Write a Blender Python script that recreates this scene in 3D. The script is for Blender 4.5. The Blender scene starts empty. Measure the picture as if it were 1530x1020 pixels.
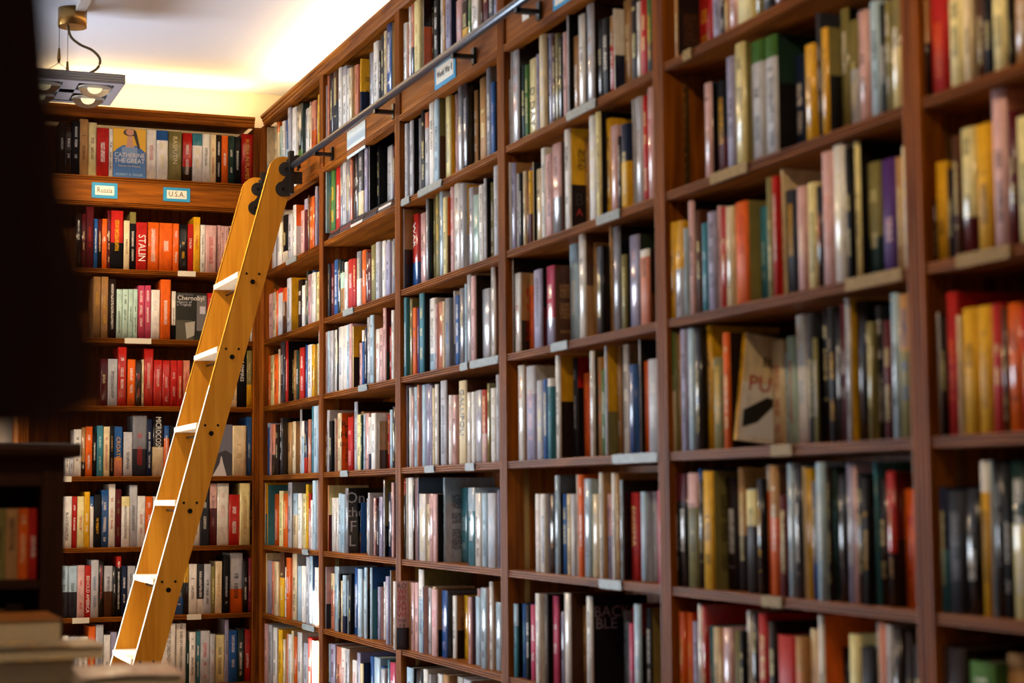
import bpy, math, random
import numpy as np
from mathutils import Matrix, Vector
random.seed(7)
S = bpy.context.scene
COL = S.collection

# ---------------------------------------------------------------- camera (calibrated from the photograph's shelf lines)
FPX, YAW, PITCH, ROLL, DX, H = 2615.6, .3717, .0877, -.0083, 1.8951, 1.45
_cy, _sy, _cp, _sp = math.cos(YAW), math.sin(YAW), math.cos(PITCH), math.sin(PITCH)
FW = np.array([_sy*_cp, _cy*_cp, _sp]); _R0 = np.array([_cy, -_sy, 0.]); _U0 = np.cross(_R0, FW)
_c, _s = math.cos(ROLL), math.sin(ROLL)
RT = _R0*_c + _U0*_s; UP = _U0*_c - _R0*_s
CAM = np.array([-DX, 0., H])
def ray(x, y): return FW + RT*(x-765)/FPX + UP*(510-y)/FPX
def on(x, y, ax, v):
    d = ray(x, y); return CAM + d*((v-CAM[ax])/d[ax])
cam = bpy.data.cameras.new('camera'); cam.sensor_width = 36; cam.lens = 36*FPX/1530
cam.clip_start = .05; cam.clip_end = 100
cam.dof.use_dof = True; cam.dof.focus_distance = 7.5; cam.dof.aperture_fstop = 2.7; cam.dof.aperture_blades = 9
camo = bpy.data.objects.new('camera', cam); COL.objects.link(camo)
M = Matrix(((RT[0], UP[0], -FW[0], CAM[0]), (RT[1], UP[1], -FW[1], CAM[1]), (RT[2], UP[2], -FW[2], CAM[2]), (0, 0, 0, 1)))
camo.matrix_world = M
S.camera = camo
S.view_settings.view_transform = 'Standard'; S.view_settings.look = 'None'
S.view_settings.gamma = 1; S.view_settings.use_curve_mapping = False
S.view_settings.exposure = 0.4

# ---------------------------------------------------------------- light
W = bpy.data.worlds.new('world'); S.world = W; W.use_nodes = True
bg = W.node_tree.nodes['Background']; bg.inputs[0].default_value = (.55, .7, 1, 1); bg.inputs[1].default_value = .8
def light(name, kind, loc, rot, energy, color, **kw):
    l = bpy.data.lights.new(name, kind); l.energy = energy; l.color = color
    for k, v in kw.items(): setattr(l, k, v)
    o = bpy.data.objects.new(name, l); COL.objects.link(o); o.location = loc; o.rotation_euler = rot
    return o
# daylight coming in through the window at the left end of the back wall
light('window_daylight', 'AREA', (-2.42, 8.38, 1.40), (-math.pi/2, 0, 0), 160, (.80, .89, 1.0), shape='RECTANGLE', size=1.7, size_y=1.6)
# low sun through the clear pane of that window
sd = Vector((2.2, -1.32, -.80)).normalized()
so = light('sun', 'SUN', (-6, 11, 4), (0, 0, 0), 40, (1, .92, .78), angle=.015)
so.rotation_euler = sd.to_track_quat('-Z', 'Y').to_euler()
# warm cove strips on top of the bookcases
light('cove_light_right', 'AREA', (.10, 4.9, 3.285), (math.pi, 0, 0), 34, (1, .74, .38), shape='RECTANGLE', size=.05, size_y=6.4)
light('cove_light_back', 'AREA', (-.62, 8.28, 3.285), (math.pi, 0, 0), 6, (1, .70, .32), shape='RECTANGLE', size=1.2, size_y=.05)

# ---------------------------------------------------------------- helpers
def lin(h):
    if isinstance(h, str):
        r = [int(h[i:i+2], 16)/255 for i in (0, 2, 4)]
        return tuple(c/12.92 if c <= .04045 else ((c+.055)/1.055)**2.4 for c in r)
    return tuple(h)
def newmat(name):
    m = bpy.data.materials.new(name); m.use_nodes = True
    nt = m.node_tree; b = nt.nodes['Principled BSDF']
    return m, nt, b
def plain(name, col, rough=.5, metal=0., noise=0., nscale=20., emis=0., spec=.5, bump=0.):
    m, nt, b = newmat(name); c = lin(col)
    b.inputs['Base Color'].default_value = (*c, 1); b.inputs['Roughness'].default_value = rough
    b.inputs['Metallic'].default_value = metal; b.inputs['Specular IOR Level'].default_value = spec
    if noise or bump:
        tc = nt.nodes.new('ShaderNodeTexCoord'); n = nt.nodes.new('ShaderNodeTexNoise'); n.inputs['Scale'].default_value = nscale
        n.inputs['Detail'].default_value = 4
        nt.links.new(tc.outputs['Object'], n.inputs['Vector'])
        if noise:
            mx = nt.nodes.new('ShaderNodeMix'); mx.data_type = 'RGBA'
            mx.inputs[6].default_value = (*[v*(1-noise) for v in c], 1); mx.inputs[7].default_value = (*[min(1, v*(1+noise)) for v in c], 1)
            nt.links.new(n.outputs['Fac'], mx.inputs[0]); nt.links.new(mx.outputs[2], b.inputs['Base Color'])
        if bump:
            bp = nt.nodes.new('ShaderNodeBump'); bp.inputs['Strength'].default_value = bump; bp.inputs['Distance'].default_value = .002
            nt.links.new(n.outputs['Fac'], bp.inputs['Height']); nt.links.new(bp.outputs[0], b.inputs['Normal'])
    if emis:
        b.inputs['Emission Color'].default_value = (*c, 1); b.inputs['Emission Strength'].default_value = emis
    return m
def wood(name, c1, c2, rough=.42, axis=2, scale=1.0):
    m, nt, b = newmat(name); L = nt.links.new
    tc = nt.nodes.new('ShaderNodeTexCoord'); mp = nt.nodes.new('ShaderNodeMapping')
    sc = [26*scale]*3; sc[axis] = 1.6*scale; mp.inputs['Scale'].default_value = sc
    L(tc.outputs['Object'], mp.inputs['Vector'])
    n = nt.nodes.new('ShaderNodeTexNoise'); n.inputs['Scale'].default_value = 1.6; n.inputs['Detail'].default_value = 6; n.inputs['Distortion'].default_value = .9
    L(mp.outputs[0], n.inputs['Vector'])
    r = nt.nodes.new('ShaderNodeValToRGB'); r.color_ramp.elements[0].position = .3; r.color_ramp.elements[1].position = .72
    r.color_ramp.elements[0].color = (*lin(c1), 1); r.color_ramp.elements[1].color = (*lin(c2), 1)
    L(n.outputs['Fac'], r.inputs[0]); L(r.outputs[0], b.inputs['Base Color'])
    bp = nt.nodes.new('ShaderNodeBump'); bp.inputs['Strength'].default_value = .12; bp.inputs['Distance'].default_value = .001
    L(n.outputs['Fac'], bp.inputs['Height']); L(bp.outputs[0], b.inputs['Normal'])
    b.inputs['Roughness'].default_value = rough+.1; b.inputs['Specular IOR Level'].default_value = .12
    return m

class MB:
    def __init__(s): s.v = []; s.f = []; s.sm = set()
    def box(s, x0, x1, y0, y1, z0, z1):
        i = len(s.v)
        s.v += [(x, y, z) for z in (z0, z1) for y in (y0, y1) for x in (x0, x1)]
        s.f += [tuple(i+k for k in q) for q in ((0, 2, 3, 1), (4, 5, 7, 6), (0, 1, 5, 4), (2, 6, 7, 3), (0, 4, 6, 2), (1, 3, 7, 5))]
        return s
    def prism(s, poly, a0, a1, mp):
        # poly list of 2d points, extruded a0..a1 ; mp(u,v,a)->xyz
        n = len(poly); i = len(s.v)
        s.v += [mp(u, v, a0) for u, v in poly] + [mp(u, v, a1) for u, v in poly]
        s.f.append(tuple(range(i, i+n))[::-1]); s.f.append(tuple(range(i+n, i+2*n)))
        for k in range(n): s.f.append((i+k, i+(k+1) % n, i+n+(k+1) % n, i+n+k))
        return s
    def tube(s, pts, r, n=10):
        pts = [Vector(p) for p in pts]; i0 = len(s.v); ref = Vector((0, 0, 1))
        for k, p in enumerate(pts):
            t = (pts[min(k+1, len(pts)-1)]-pts[max(k-1, 0)]).normalized()
            rf = ref if abs(t.z) < .95 else Vector((1, 0, 0))
            a = t.cross(rf).normalized(); b = t.cross(a)
            rr = r[k] if isinstance(r, (list, tuple)) else r
            s.v += [tuple(p+a*rr*math.cos(2*math.pi*j/n)+b*rr*math.sin(2*math.pi*j/n)) for j in range(n)]
        for k in range(len(pts)-1):
            for j in range(n):
                s.sm.add(len(s.f))
                s.f.append((i0+k*n+j, i0+k*n+(j+1) % n, i0+(k+1)*n+(j+1) % n, i0+(k+1)*n+j))
        s.f.append(tuple(range(i0, i0+n))[::-1]); e = i0+(len(pts)-1)*n; s.f.append(tuple(range(e, e+n)))
        return s
    def cyl(s, a, b, r, n=16): return s.tube([a, b], r, n)
    def grid(s, fn, nu, nv):
        i = len(s.v)
        for a in range(nu+1):
            for b in range(nv+1): s.v.append(tuple(fn(a/nu, b/nv)))
        for a in range(nu):
            for b in range(nv):
                q = i+a*(nv+1)+b; s.sm.add(len(s.f)); s.f.append((q, q+nv+1, q+nv+2, q+1))
        return s
    def build(s, name, mat, parent=None, fix=True):
        me = bpy.data.meshes.new(name); me.from_pydata(s.v, [], s.f)
        if fix:
            import bmesh
            bm = bmesh.new(); bm.from_mesh(me); bmesh.ops.recalc_face_normals(bm, faces=bm.faces); bm.to_mesh(me); bm.free()
        for k in s.sm: me.polygons[k].use_smooth = True
        if mat: me.materials.append(mat)
        o = bpy.data.objects.new(name, me); COL.objects.link(o)
        if parent:
            o.parent = parent
        return o
def child(o, p):          # parent while keeping world placement (parents have no scale)
    o.parent = p; o.matrix_parent_inverse = Matrix.Translation(p.location).inverted() if p.type == 'EMPTY' else p.matrix_basis.inverted()
    return o
def empty(name, loc=(0, 0, 0)):
    o = bpy.data.objects.new(name, None); o.empty_display_size = .1; COL.objects.link(o); o.location = loc; return o
def tag(o, label, cat, group=None):
    o['label'] = label; o['category'] = cat
    if group: o['group'] = group
    return o
def struct(o): o['kind'] = 'structure'; return o

WOODX = wood('varnished_wood_along_x', '602e05', 'a25c0e', axis=0)
WOODY = wood('varnished_wood_along_y', '602e05', 'a25c0e', axis=1)
WOODZ = wood('varnished_wood_upright', '5e2c05', '9e580e', axis=2)
DARKW = wood('dark_stained_wood', '2a150b', '3c2011', axis=2, rough=.5)
DARKWX = wood('dark_stained_wood_along_x', '2a150b', '3c2011', axis=0, rough=.5)
MAPLE = wood('maple_plywood', 'c4801c', 'dd9c30', axis=2, rough=.38, scale=.7)
LITMAPLE = wood('maple_painted_lit', 'e9d6b4', 'f4e6ca', axis=1, rough=.45)  # maple with bright light painted into its colour, for treads and stile edges
BLACKM = plain('black_steel', '0e0d0d', .38, .0, spec=.6)
BOLT = plain('dark_bolt_steel', '1a1715', .35, .8)
RAILM = plain('blue_grey_steel_tube', '3c4654', .28, .7)
BRASS = plain('brass', 'a9834a', .3, .9)
ALU = plain('brushed_aluminium', '9b9890', .42, .8)
ALUD = plain('grey_lamp_housing', '8d8a8f', .5, .2)
CHROME = plain('reflector_chrome', 'd8d4c8', .15, 1.)
CORD = plain('olive_cable', '6a5a3c', .5)
PAGES = plain('paper_pages', 'd9c9a6', .9, noise=.12, nscale=160)
WHITEP = plain('white_tape', 'e4ded2', .45, noise=.1, nscale=60)
BLUEP = plain('cyan_card', '1f93c4', .55)
CREAMP = plain('cream_card', 'e9e4d6', .6)
PALEBLUE = plain('pale_blue_card', 'b4c6cf', .55)
INKM = plain('black_ink', '221d1a', .7)
CEILM = plain('ceiling_paint', 'c3c8d6', .85, noise=.03, nscale=3, bump=.15)
WALLM = plain('wall_paint', 'cfc4b2', .85, noise=.04, nscale=3)
FLOORM = wood('floor_boards', '5a3418', '7a4a24', axis=1, rough=.45, scale=.4)

# ---------------------------------------------------------------- room shell
CZ = 3.45
XR, XL, YB, YF = .30, -3.4, 8.44, -2.2
struct(MB().box(XL-.1, XR+.1, YF-.1, YB+.1, -.1, 0).build('floor', FLOORM))
struct(MB().box(XL-.1, XR+.1, YF-.1, YB+.1, CZ, CZ+.1).build('ceiling', CEILM))
struct(MB().box(XR, XR+.1, YF, YB, 0, CZ).build('wall_right', WALLM))
struct(MB().box(XL-.1, XR+.1, YF-.1, YF, 0, CZ).build('wall_front', WALLM))
struct(MB().box(XL-.1, XL, YF, YB, 0, CZ).build('wall_left', WALLM))
# back wall: pane frosted to stop sun, clear opening beside it sized for sun patch
ax0, ax1, bx0, bx1, wz0, wz1, cz0, cz1 = -3.25, -2.50, -2.45, -1.90, .6, 2.2, 1.12, 1.86
m = MB()
m.box(XL, ax0, YB, YB+.1, 0, CZ).box(ax0, ax1, YB, YB+.1, 0, wz0).box(ax0, ax1, YB, YB+.1, wz1, CZ).box(ax1, bx0, YB, YB+.1, 0, CZ)
m.box(bx0, bx1, YB, YB+.1, 0, cz0).box(bx0, bx1, YB, YB+.1, cz1, CZ).box(bx1, XR+.1, YB, YB+.1, 0, CZ)
struct(m.build('wall_back', WALLM))
FRM = plain('white_frame_paint', 'e6e4df', .5)
def frame(x0, x1, z0, z1, t_=.035):
    fr = MB()
    for a, b_, c_, d_ in ((x0, x1, z0, z0+t_), (x0, x1, z1-t_, z1), (x0, x0+t_, z0+t_, z1-t_), (x1-t_, x1, z0+t_, z1-t_)): fr.box(a, b_, YB-.01, YB+.06, c_, d_)
    return fr.build('window_frame', FRM)
win = struct(MB().box(ax0, ax1, YB+.05, YB+.07, wz0, wz1).build('window_1', plain('sun_blocking_pane', 'dfe6ee', .7))); child(frame(ax0, ax1, wz0, wz1), win)
glm, nt_, b_ = newmat('clear_glass')
tr_ = nt_.nodes.new('ShaderNodeBsdfTransparent'); gl_ = nt_.nodes.new('ShaderNodeBsdfGlossy'); gl_.inputs['Roughness'].default_value = .02
mx_ = nt_.nodes.new('ShaderNodeMixShader'); mx_.inputs[0].default_value = .06
nt_.links.new(tr_.outputs[0], mx_.inputs[1]); nt_.links.new(gl_.outputs[0], mx_.inputs[2]); nt_.links.new(mx_.outputs[0], nt_.nodes['Material Output'].inputs[0])
win = struct(MB().box(bx0, bx1, YB+.05, YB+.056, cz0, cz1).build('window_2', glm)); child(frame(bx0, bx1, cz0, cz1), win)

# ---------------------------------------------------------------- bookcases
SH = {2: 1.0375, 3: .7157, 4: .4032, 5: .0804, 6: -.2425, 7: -.5568}          # underside of the shelves, relative to the lens
SH = {k: v+H for k, v in SH.items()}; SH[8] = SH[7]-.318; SH[9] = SH[8]-.318
ST = .022                                                                     # shelf thickness
ROWZ = {k: v+ST for k, v in SH.items()}; FZ0, FZ1 = 2.80, 2.94
ROWZ[1] = FZ1
TOPZ0, TOPZ1 = 3.215, 3.262
DEPTH = .27
BAYS = {'A': (7.07, 8.087), 'B': (6.014, 7.01), 'C': (4.963, 5.954), 'D': (3.875, 4.903), 'E': (2.794, 3.815), 'F': (1.70, 2.734)}
BACK = (-1.06, -.035)
def reeds(z0, z1, n=3, dep=.009):
    """front profile (depth, height) with n rounded reeds between z0 and z1"""
    pts = []
    h = (z1-z0)/n
    for k in range(n):
        a = z0+k*h
        pts += [(dep, a), (dep, a+h*.10), (dep*.2, a+h*.2), (0, a+h*.36), (0, a+h*.66), (dep*.2, a+h*.82), (dep, a+h*.92), (dep, a+h)]
    return pts
BAYNAME = {'A': 'corner bay', 'B': 'second bay from corner', 'C': 'third bay from corner', 'D': 'fourth bay from corner', 'E': 'fifth bay from corner', 'F': 'bay at right edge', 'K': 'back bookcase'}
BAYLAB = {'A': 'tall wooden bookcase bay in the corner, right behind the leaning ladder',
          'B': 'tall wooden bookcase bay next to the corner bay, sunlit at its lower left',
          'C': 'tall wooden bookcase bay with the cyan-bordered war card on its fascia',
          'D': 'tall wooden bookcase bay in mid picture with a bare brass strip inside left',
          'E': 'tall dim wooden bookcase bay, widest one in the photo, right of the middle',
          'F': 'dark wooden bookcase bay cut off by the right edge of the photo',
          'K': 'wooden bookcase on the back wall with travel cards, behind the ladder'}
def bookcase(key, a0, a1, wall):
    """a0..a1 clear width along the shelf, local frame (u along shelf, d into shelf)"""
    if wall == 'R':
        mp = lambda u, d, z: (d, u, z)
        base = (0, (a0+a1)/2, 0); WS = WOODY
    else:
        mp = lambda u, d, z: (u, 8.148+d, z)
        base = ((a0+a1)/2, 8.148, 0); WS = WOODX
    root = empty('bookcase', base); tag(root, BAYLAB[key], 'bookcase', 'bookcase bays of the shop')
    P = lambda mb, nm, mt, par=root: child(mb.build(nm, mt), par)
    def bx(u0, u1, d0, d1, z0, z1):
        m = MB(); i = 0
        pts = [(u0, d0), (u1, d0), (u1, d1), (u0, d1)]
        return m.prism(pts, z0, z1, lambda u, d, z: mp(u, d, z))
    # shelves with reeded nosing
    for k in (2, 3, 4, 5, 6, 7, 8, 9):
        z0, z1 = SH[k], SH[k]+ST
        prof = reeds(z0, z1) + [(DEPTH-.012, z1), (DEPTH-.012, z0)]
        P(MB().prism(prof, a0, a1, lambda d, z, a: mp(a, d, z)), 'shelf', WS)
    P(bx(a0, a1, 0.03, DEPTH-.012, FZ1-.022, FZ1), 'shelf', WS)
    # fascia board with mouldings at its top and foot
    f = P(bx(a0, a1, .004, .03, FZ0+.022, FZ1-.018), 'fascia', WS)
    P(MB().prism(reeds(FZ0, FZ0+.024)+[(.035, FZ0+.024), (.035, FZ0)], a0, a1, lambda d, z, a: mp(a, d-.004, z)), 'moulding', WS, f)
    P(MB().prism(reeds(FZ1-.02, FZ1, 2)+[(.03, FZ1), (.03, FZ1-.02)], a0, a1, lambda d, z, a: mp(a, d-.004, z)), 'moulding', WS, f)
    # cornice and top board
    P(MB().prism([(.0, TOPZ0), (-.006, TOPZ0+.008), (-.006, TOPZ0+.016), (-.012, TOPZ0+.022), (-.012, TOPZ0+.030), (-.02, TOPZ0+.036), (-.02, TOPZ1), (DEPTH, TOPZ1), (DEPTH, TOPZ0+.02), (.03, TOPZ0+.02), (.03, TOPZ0)], a0-.061 if wall == 'R' else a0, a1+.0, lambda d, z, a: mp(a, d, z)), 'cornice', WS)
    P(bx(a0-.03, a1+.03, DEPTH-.012, DEPTH, 0.0, TOPZ0), 'back_panel', WOODZ)
    P(bx(a0, a1, .02, .04, 0, SH[9]), 'plinth', WS)
    def upright(u0, u1):
        pr = reeds(u0, u1, 4, .004)
        poly = [(u, d-.004) for d, u in pr] + [(u1, DEPTH-.013), (u0, DEPTH-.013)]
        return P(MB().prism(poly, 0, TOPZ0, lambda u, d, z: mp(u, d, z)), 'upright', WOODZ)
    def strip(u, sgn):
        m = MB()
        for q in range(2):
            d0 = .055+.0*q
        zz = .15
        m.prism([(u, .050), (u+sgn*.0025, .050), (u+sgn*.0025, .066), (u, .066)], .1, TOPZ0-.02, lambda a, d, z: mp(a, d, z))
        while zz < 3.1:
            m.prism([(u, .0535), (u+sgn*.0045, .0535), (u+sgn*.0045, .0625), (u, .0625)], zz, zz+.013, lambda a, d, z: mp(a, d, z)); zz += .025
        return P(m, 'shelf_strip', BRASS)
    if wall == 'R':
        upright(a1, a1+.061 if key == 'A' else {'B': 7.07, 'C': 6.014, 'D': 4.963, 'E': 3.875, 'F': 2.794}[key])
        strip(a1, -1)
        if key == 'F': upright(a0-.06, a0)
    else:
        upright(a1, a1+.035); upright(a0-.05, a0); strip(a0, 1)
    return root
CASE = {}
for k, (a0, a1) in BAYS.items(): CASE[k] = bookcase(k, a0, a1, 'R')
CASE['K'] = bookcase('K', BACK[0], BACK[1], 'K')

# ---------------------------------------------------------------- book material: colours come from per-face attributes
def book_material():
    m, nt, b = newmat('book_cloth_and_jackets'); N = nt.nodes.new; L = nt.links.new
    def attr(n): a = N('ShaderNodeAttribute'); a.attribute_name = n; return a
    def math_(op, x, y=None, z=None):
        n = N('ShaderNodeMath'); n.operation = op
        for i, v in enumerate((x, y, z)):
            if v is None: continue
            if isinstance(v, (int, float)): n.inputs[i].default_value = v
            else: L(v, n.inputs[i])
        return n.outputs[0]
    A, B, I, P = attr('colA'), attr('colB'), attr('ink'), attr('par')
    uv = N('ShaderNodeUVMap'); uv.uv_map = 'UVMap'
    sx = N('ShaderNodeSeparateXYZ'); L(uv.outputs[0], sx.inputs[0]); u, v = sx.outputs[0], sx.outputs[1]
    sp = N('ShaderNodeSeparateColor'); L(P.outputs['Color'], sp.inputs[0])
    split, lo, hi, hw = sp.outputs[0], sp.outputs[1], sp.outputs[2], P.outputs['Alpha']
    seed = I.outputs['Alpha']
    low = math_('LESS_THAN', v, split)
    mix = N('ShaderNodeMix'); mix.data_type = 'RGBA'; L(low, mix.inputs[0]); L(A.outputs['Color'], mix.inputs[6]); L(B.outputs['Color'], mix.inputs[7])
    cx = N('ShaderNodeCombineXYZ'); L(math_('MULTIPLY', u, 400.), cx.inputs[0]); L(math_('MULTIPLY', v, 330.), cx.inputs[1]); L(math_('MULTIPLY', seed, 91.), cx.inputs[2])
    n1 = N('ShaderNodeTexNoise'); n1.inputs['Scale'].default_value = 1.; n1.inputs['Detail'].default_value = 1.; L(cx.outputs[0], n1.inputs['Vector'])
    gly = math_('GREATER_THAN', n1.outputs['Fac'], .49)
    # word gaps
    cw = N('ShaderNodeCombineXYZ'); L(math_('MULTIPLY', v, 22.), cw.inputs[1]); L(math_('MULTIPLY', seed, 57.), cw.inputs[2])
    n2 = N('ShaderNodeTexNoise'); n2.inputs['Scale'].default_value = 1.; n2.inputs['Detail'].default_value = 0.; L(cw.outputs[0], n2.inputs['Vector'])
    gap = math_('GREATER_THAN', n2.outputs['Fac'], .42)
    inb = math_('MULTIPLY', math_('GREATER_THAN', v, lo), math_('LESS_THAN', v, hi))
    inw = math_('LESS_THAN', math_('ABSOLUTE', u), hw)
    mask = math_('MULTIPLY', math_('MULTIPLY', inb, inw), math_('MULTIPLY', gly, gap))
    mi = N('ShaderNodeMix'); mi.data_type = 'RGBA'; L(math_('MULTIPLY', mask, .85), mi.inputs[0]); L(mix.outputs[2], mi.inputs[6]); L(I.outputs['Color'], mi.inputs[7])
    # faded and rubbed jackets
    cz = N('ShaderNodeCombineXYZ'); L(math_('MULTIPLY', u, 60.), cz.inputs[0]); L(math_('MULTIPLY', v, 26.), cz.inputs[1]); L(math_('MULTIPLY', seed, 33.), cz.inputs[2])
    n3 = N('ShaderNodeTexNoise'); n3.inputs['Scale'].default_value = 1.; n3.inputs['Detail'].default_value = 3.; L(cz.outputs[0], n3.inputs['Vector'])
    hs = N('ShaderNodeHueSaturation'); L(mi.outputs[2], hs.inputs['Color']); L(math_('MULTIPLY_ADD', n3.outputs['Fac'], .7, .62), hs.inputs['Value'])
    L(hs.outputs[0], b.inputs['Base Color'])
    gls = math_('GREATER_THAN', seed, .62)
    L(math_('MULTIPLY_ADD', gls, .40, .14), b.inputs['Specular IOR Level'])
    L(math_('MULTIPLY_ADD', gls, -.34, .56), b.inputs['Roughness'])
    return m
BOOKM = book_material()
PAL = dict(w='e6e2da', c='dfcba2', t='ac7f4c', k='100f13', g='7c7e86', s='b9bac0', d='303138', r='b3211a', m='54151b', p='d3a8a4', o='dc5f17', y='dba41a', b='235390',
           n='192440', l='a9c3d2', e='3c7c8c', v='456f34', q='1a322b', u='4e2b6c', z='54301a', a='9c98b2', f='7d7442', h='bf4362', i='e2d496', j='cc8064', x='24150e', M='aecabc')
CNAME = dict(w='white', c='cream', t='tan', k='black', g='grey', s='silver-grey', d='charcoal', r='red', m='maroon', p='pale pink', o='orange', y='yellow', b='blue', n='navy',
             l='pale blue', e='teal', v='green', q='dark green', u='purple', z='brown', a='lavender', f='olive', h='pink', i='ivory', j='salmon', x='dark brown', M='mint green')
LUM = {k: sum(x*y for x, y in zip(lin(v), (.21, .72, .07))) for k, v in PAL.items()}

def parse(cs):
    """'a/b40.k' -> top colour, bottom colour, split fraction from the top, ink"""
    ink = None
    if '.' in cs: cs, ink = cs.split('.')
    if '/' in cs:
        a, b = cs.split('/'); fr = int(b[1:])/100 if len(b) > 1 else .5
        return a, b[0], fr, ink
    return cs, cs, 1.0, ink

def book_geo(T, D, h, b, w=.0022):
    """cover shell: faces flagged spine / near board / other; u 0..T, d 0..D, z 0..h"""
    o = [(0, D), (0, b), (.15*T, .28*b), (.5*T, 0), (.85*T, .28*b), (T, b), (T, D), (T-w, D), (T-w, b+w), (w, b+w), (w, D)]
    n = len(o); V = [(u, d, 0.) for u, d in o]+[(u, d, h) for u, d in o]; Fc = []; K = []
    for k in range(n):
        j = (k+1) % n; Fc.append((k, j, n+j, n+k)); K.append(1 if k in (1, 2, 3, 4) else 2 if k in (0, 5) else 0)
    for off, rev in ((0, True), (n, False)):
        for q in ((0, 1, 9, 10), (5, 6, 7, 8), (1, 2, 3, 4, 5, 8, 9)):
            q = tuple(off+i for i in q); Fc.append(q[::-1] if rev else q); K.append(0)
    return V, Fc, K
def page_geo(T, D, h, b, w=.0022):
    x0, x1, y0, y1, z0, z1 = w, T-w, b+w, D-.004, .003, h-.003
    V = [(x, y, z) for z in (z0, z1) for y in (y0, y1) for x in (x0, x1)]
    return V, [(0, 2, 3, 1), (4, 5, 7, 6), (0, 1, 5, 4), (2, 6, 7, 3), (0, 4, 6, 2), (1, 3, 7, 5)]

class Book: kind = 'R'
ALL = []
def mkbook(key, row, u0, T, dep, z0, h, cs, cover, kind, D=None, tilt=0., lean=0., flat=False):
    q = Book(); q.key, q.row, q.u0, q.T, q.dep, q.z0, q.h = key, row, u0, T, dep, z0, h
    q.cs, q.cover, q.kind, q.tilt, q.lean = cs, cover or cs.split('.')[0], kind, tilt, lean
    q.D = D or min(.215, max(.1, h*.64)); q.D = min(q.D, DEPTH-.02-max(dep, 0)); q.text = None; q.area = 0; q.filler = False; q.noink = False; q.order = 0
    ALL.append(q); return q
def attrs(q, K):
    """per-face attribute rows for a cover"""
    rnd = random.Random(hash((round(q.u0, 4), q.row)) & 0xffff)
    a, b, fr, ink = parse(q.cs)
    if ink is None: ink = 'k' if LUM[a] > .25 else ('i' if rnd.random() < .6 else 'w')
    seed = rnd.random()
    lo = q.h*(.1+.25*rnd.random()); hi = q.h*(.62+.3*rnd.random()); hw = q.T*(.17 if q.kind == 'K' else .22) if not q.noink else -1
    sp = (lin(PAL[a]), lin(PAL[b]), lin(PAL[ink]), (q.h*(1-fr), lo, hi, hw))
    ca, cb, cf, ci = parse(q.cover)
    if ci is None: ci = 'k' if LUM[ca] > .25 else 'i'
    cv = (lin(PAL[ca]), lin(PAL[cb]), lin(PAL[ci]), (q.h*(1-cf), q.h*.15, q.h*.8, q.D*.36 if not q.noink and '.' in q.cover else -1))
    pa = []
    for k in K: pa.append((sp if k == 1 else cv) + (seed,))
    return pa
def fill_mesh(me, faces_attr, uvs):
    n = len(me.polygons)
    for nm, idx in (('colA', 0), ('colB', 1), ('ink', 2), ('par', 3)):
        at = me.attributes.new(nm, 'FLOAT_COLOR', 'FACE')
        buf = np.empty((n, 4), 'f')
        for i, r in enumerate(faces_attr):
            c = r[idx]
            buf[i, :3] = c[:3]; buf[i, 3] = c[3] if idx == 3 else (r[4] if idx == 2 else 1)
        at.data.foreach_set('color', buf.ravel())
    ul = me.uv_layers.new(name='UVMap'); ul.data.foreach_set('uv', np.array(uvs, 'f').ravel())
def face_uv(V, f, k, T, D):
    out = []
    for i in f:
        u, d, z = V[i]
        out.append((u-T/2, z) if k == 1 else (d-D/2, z))
    return out

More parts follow.
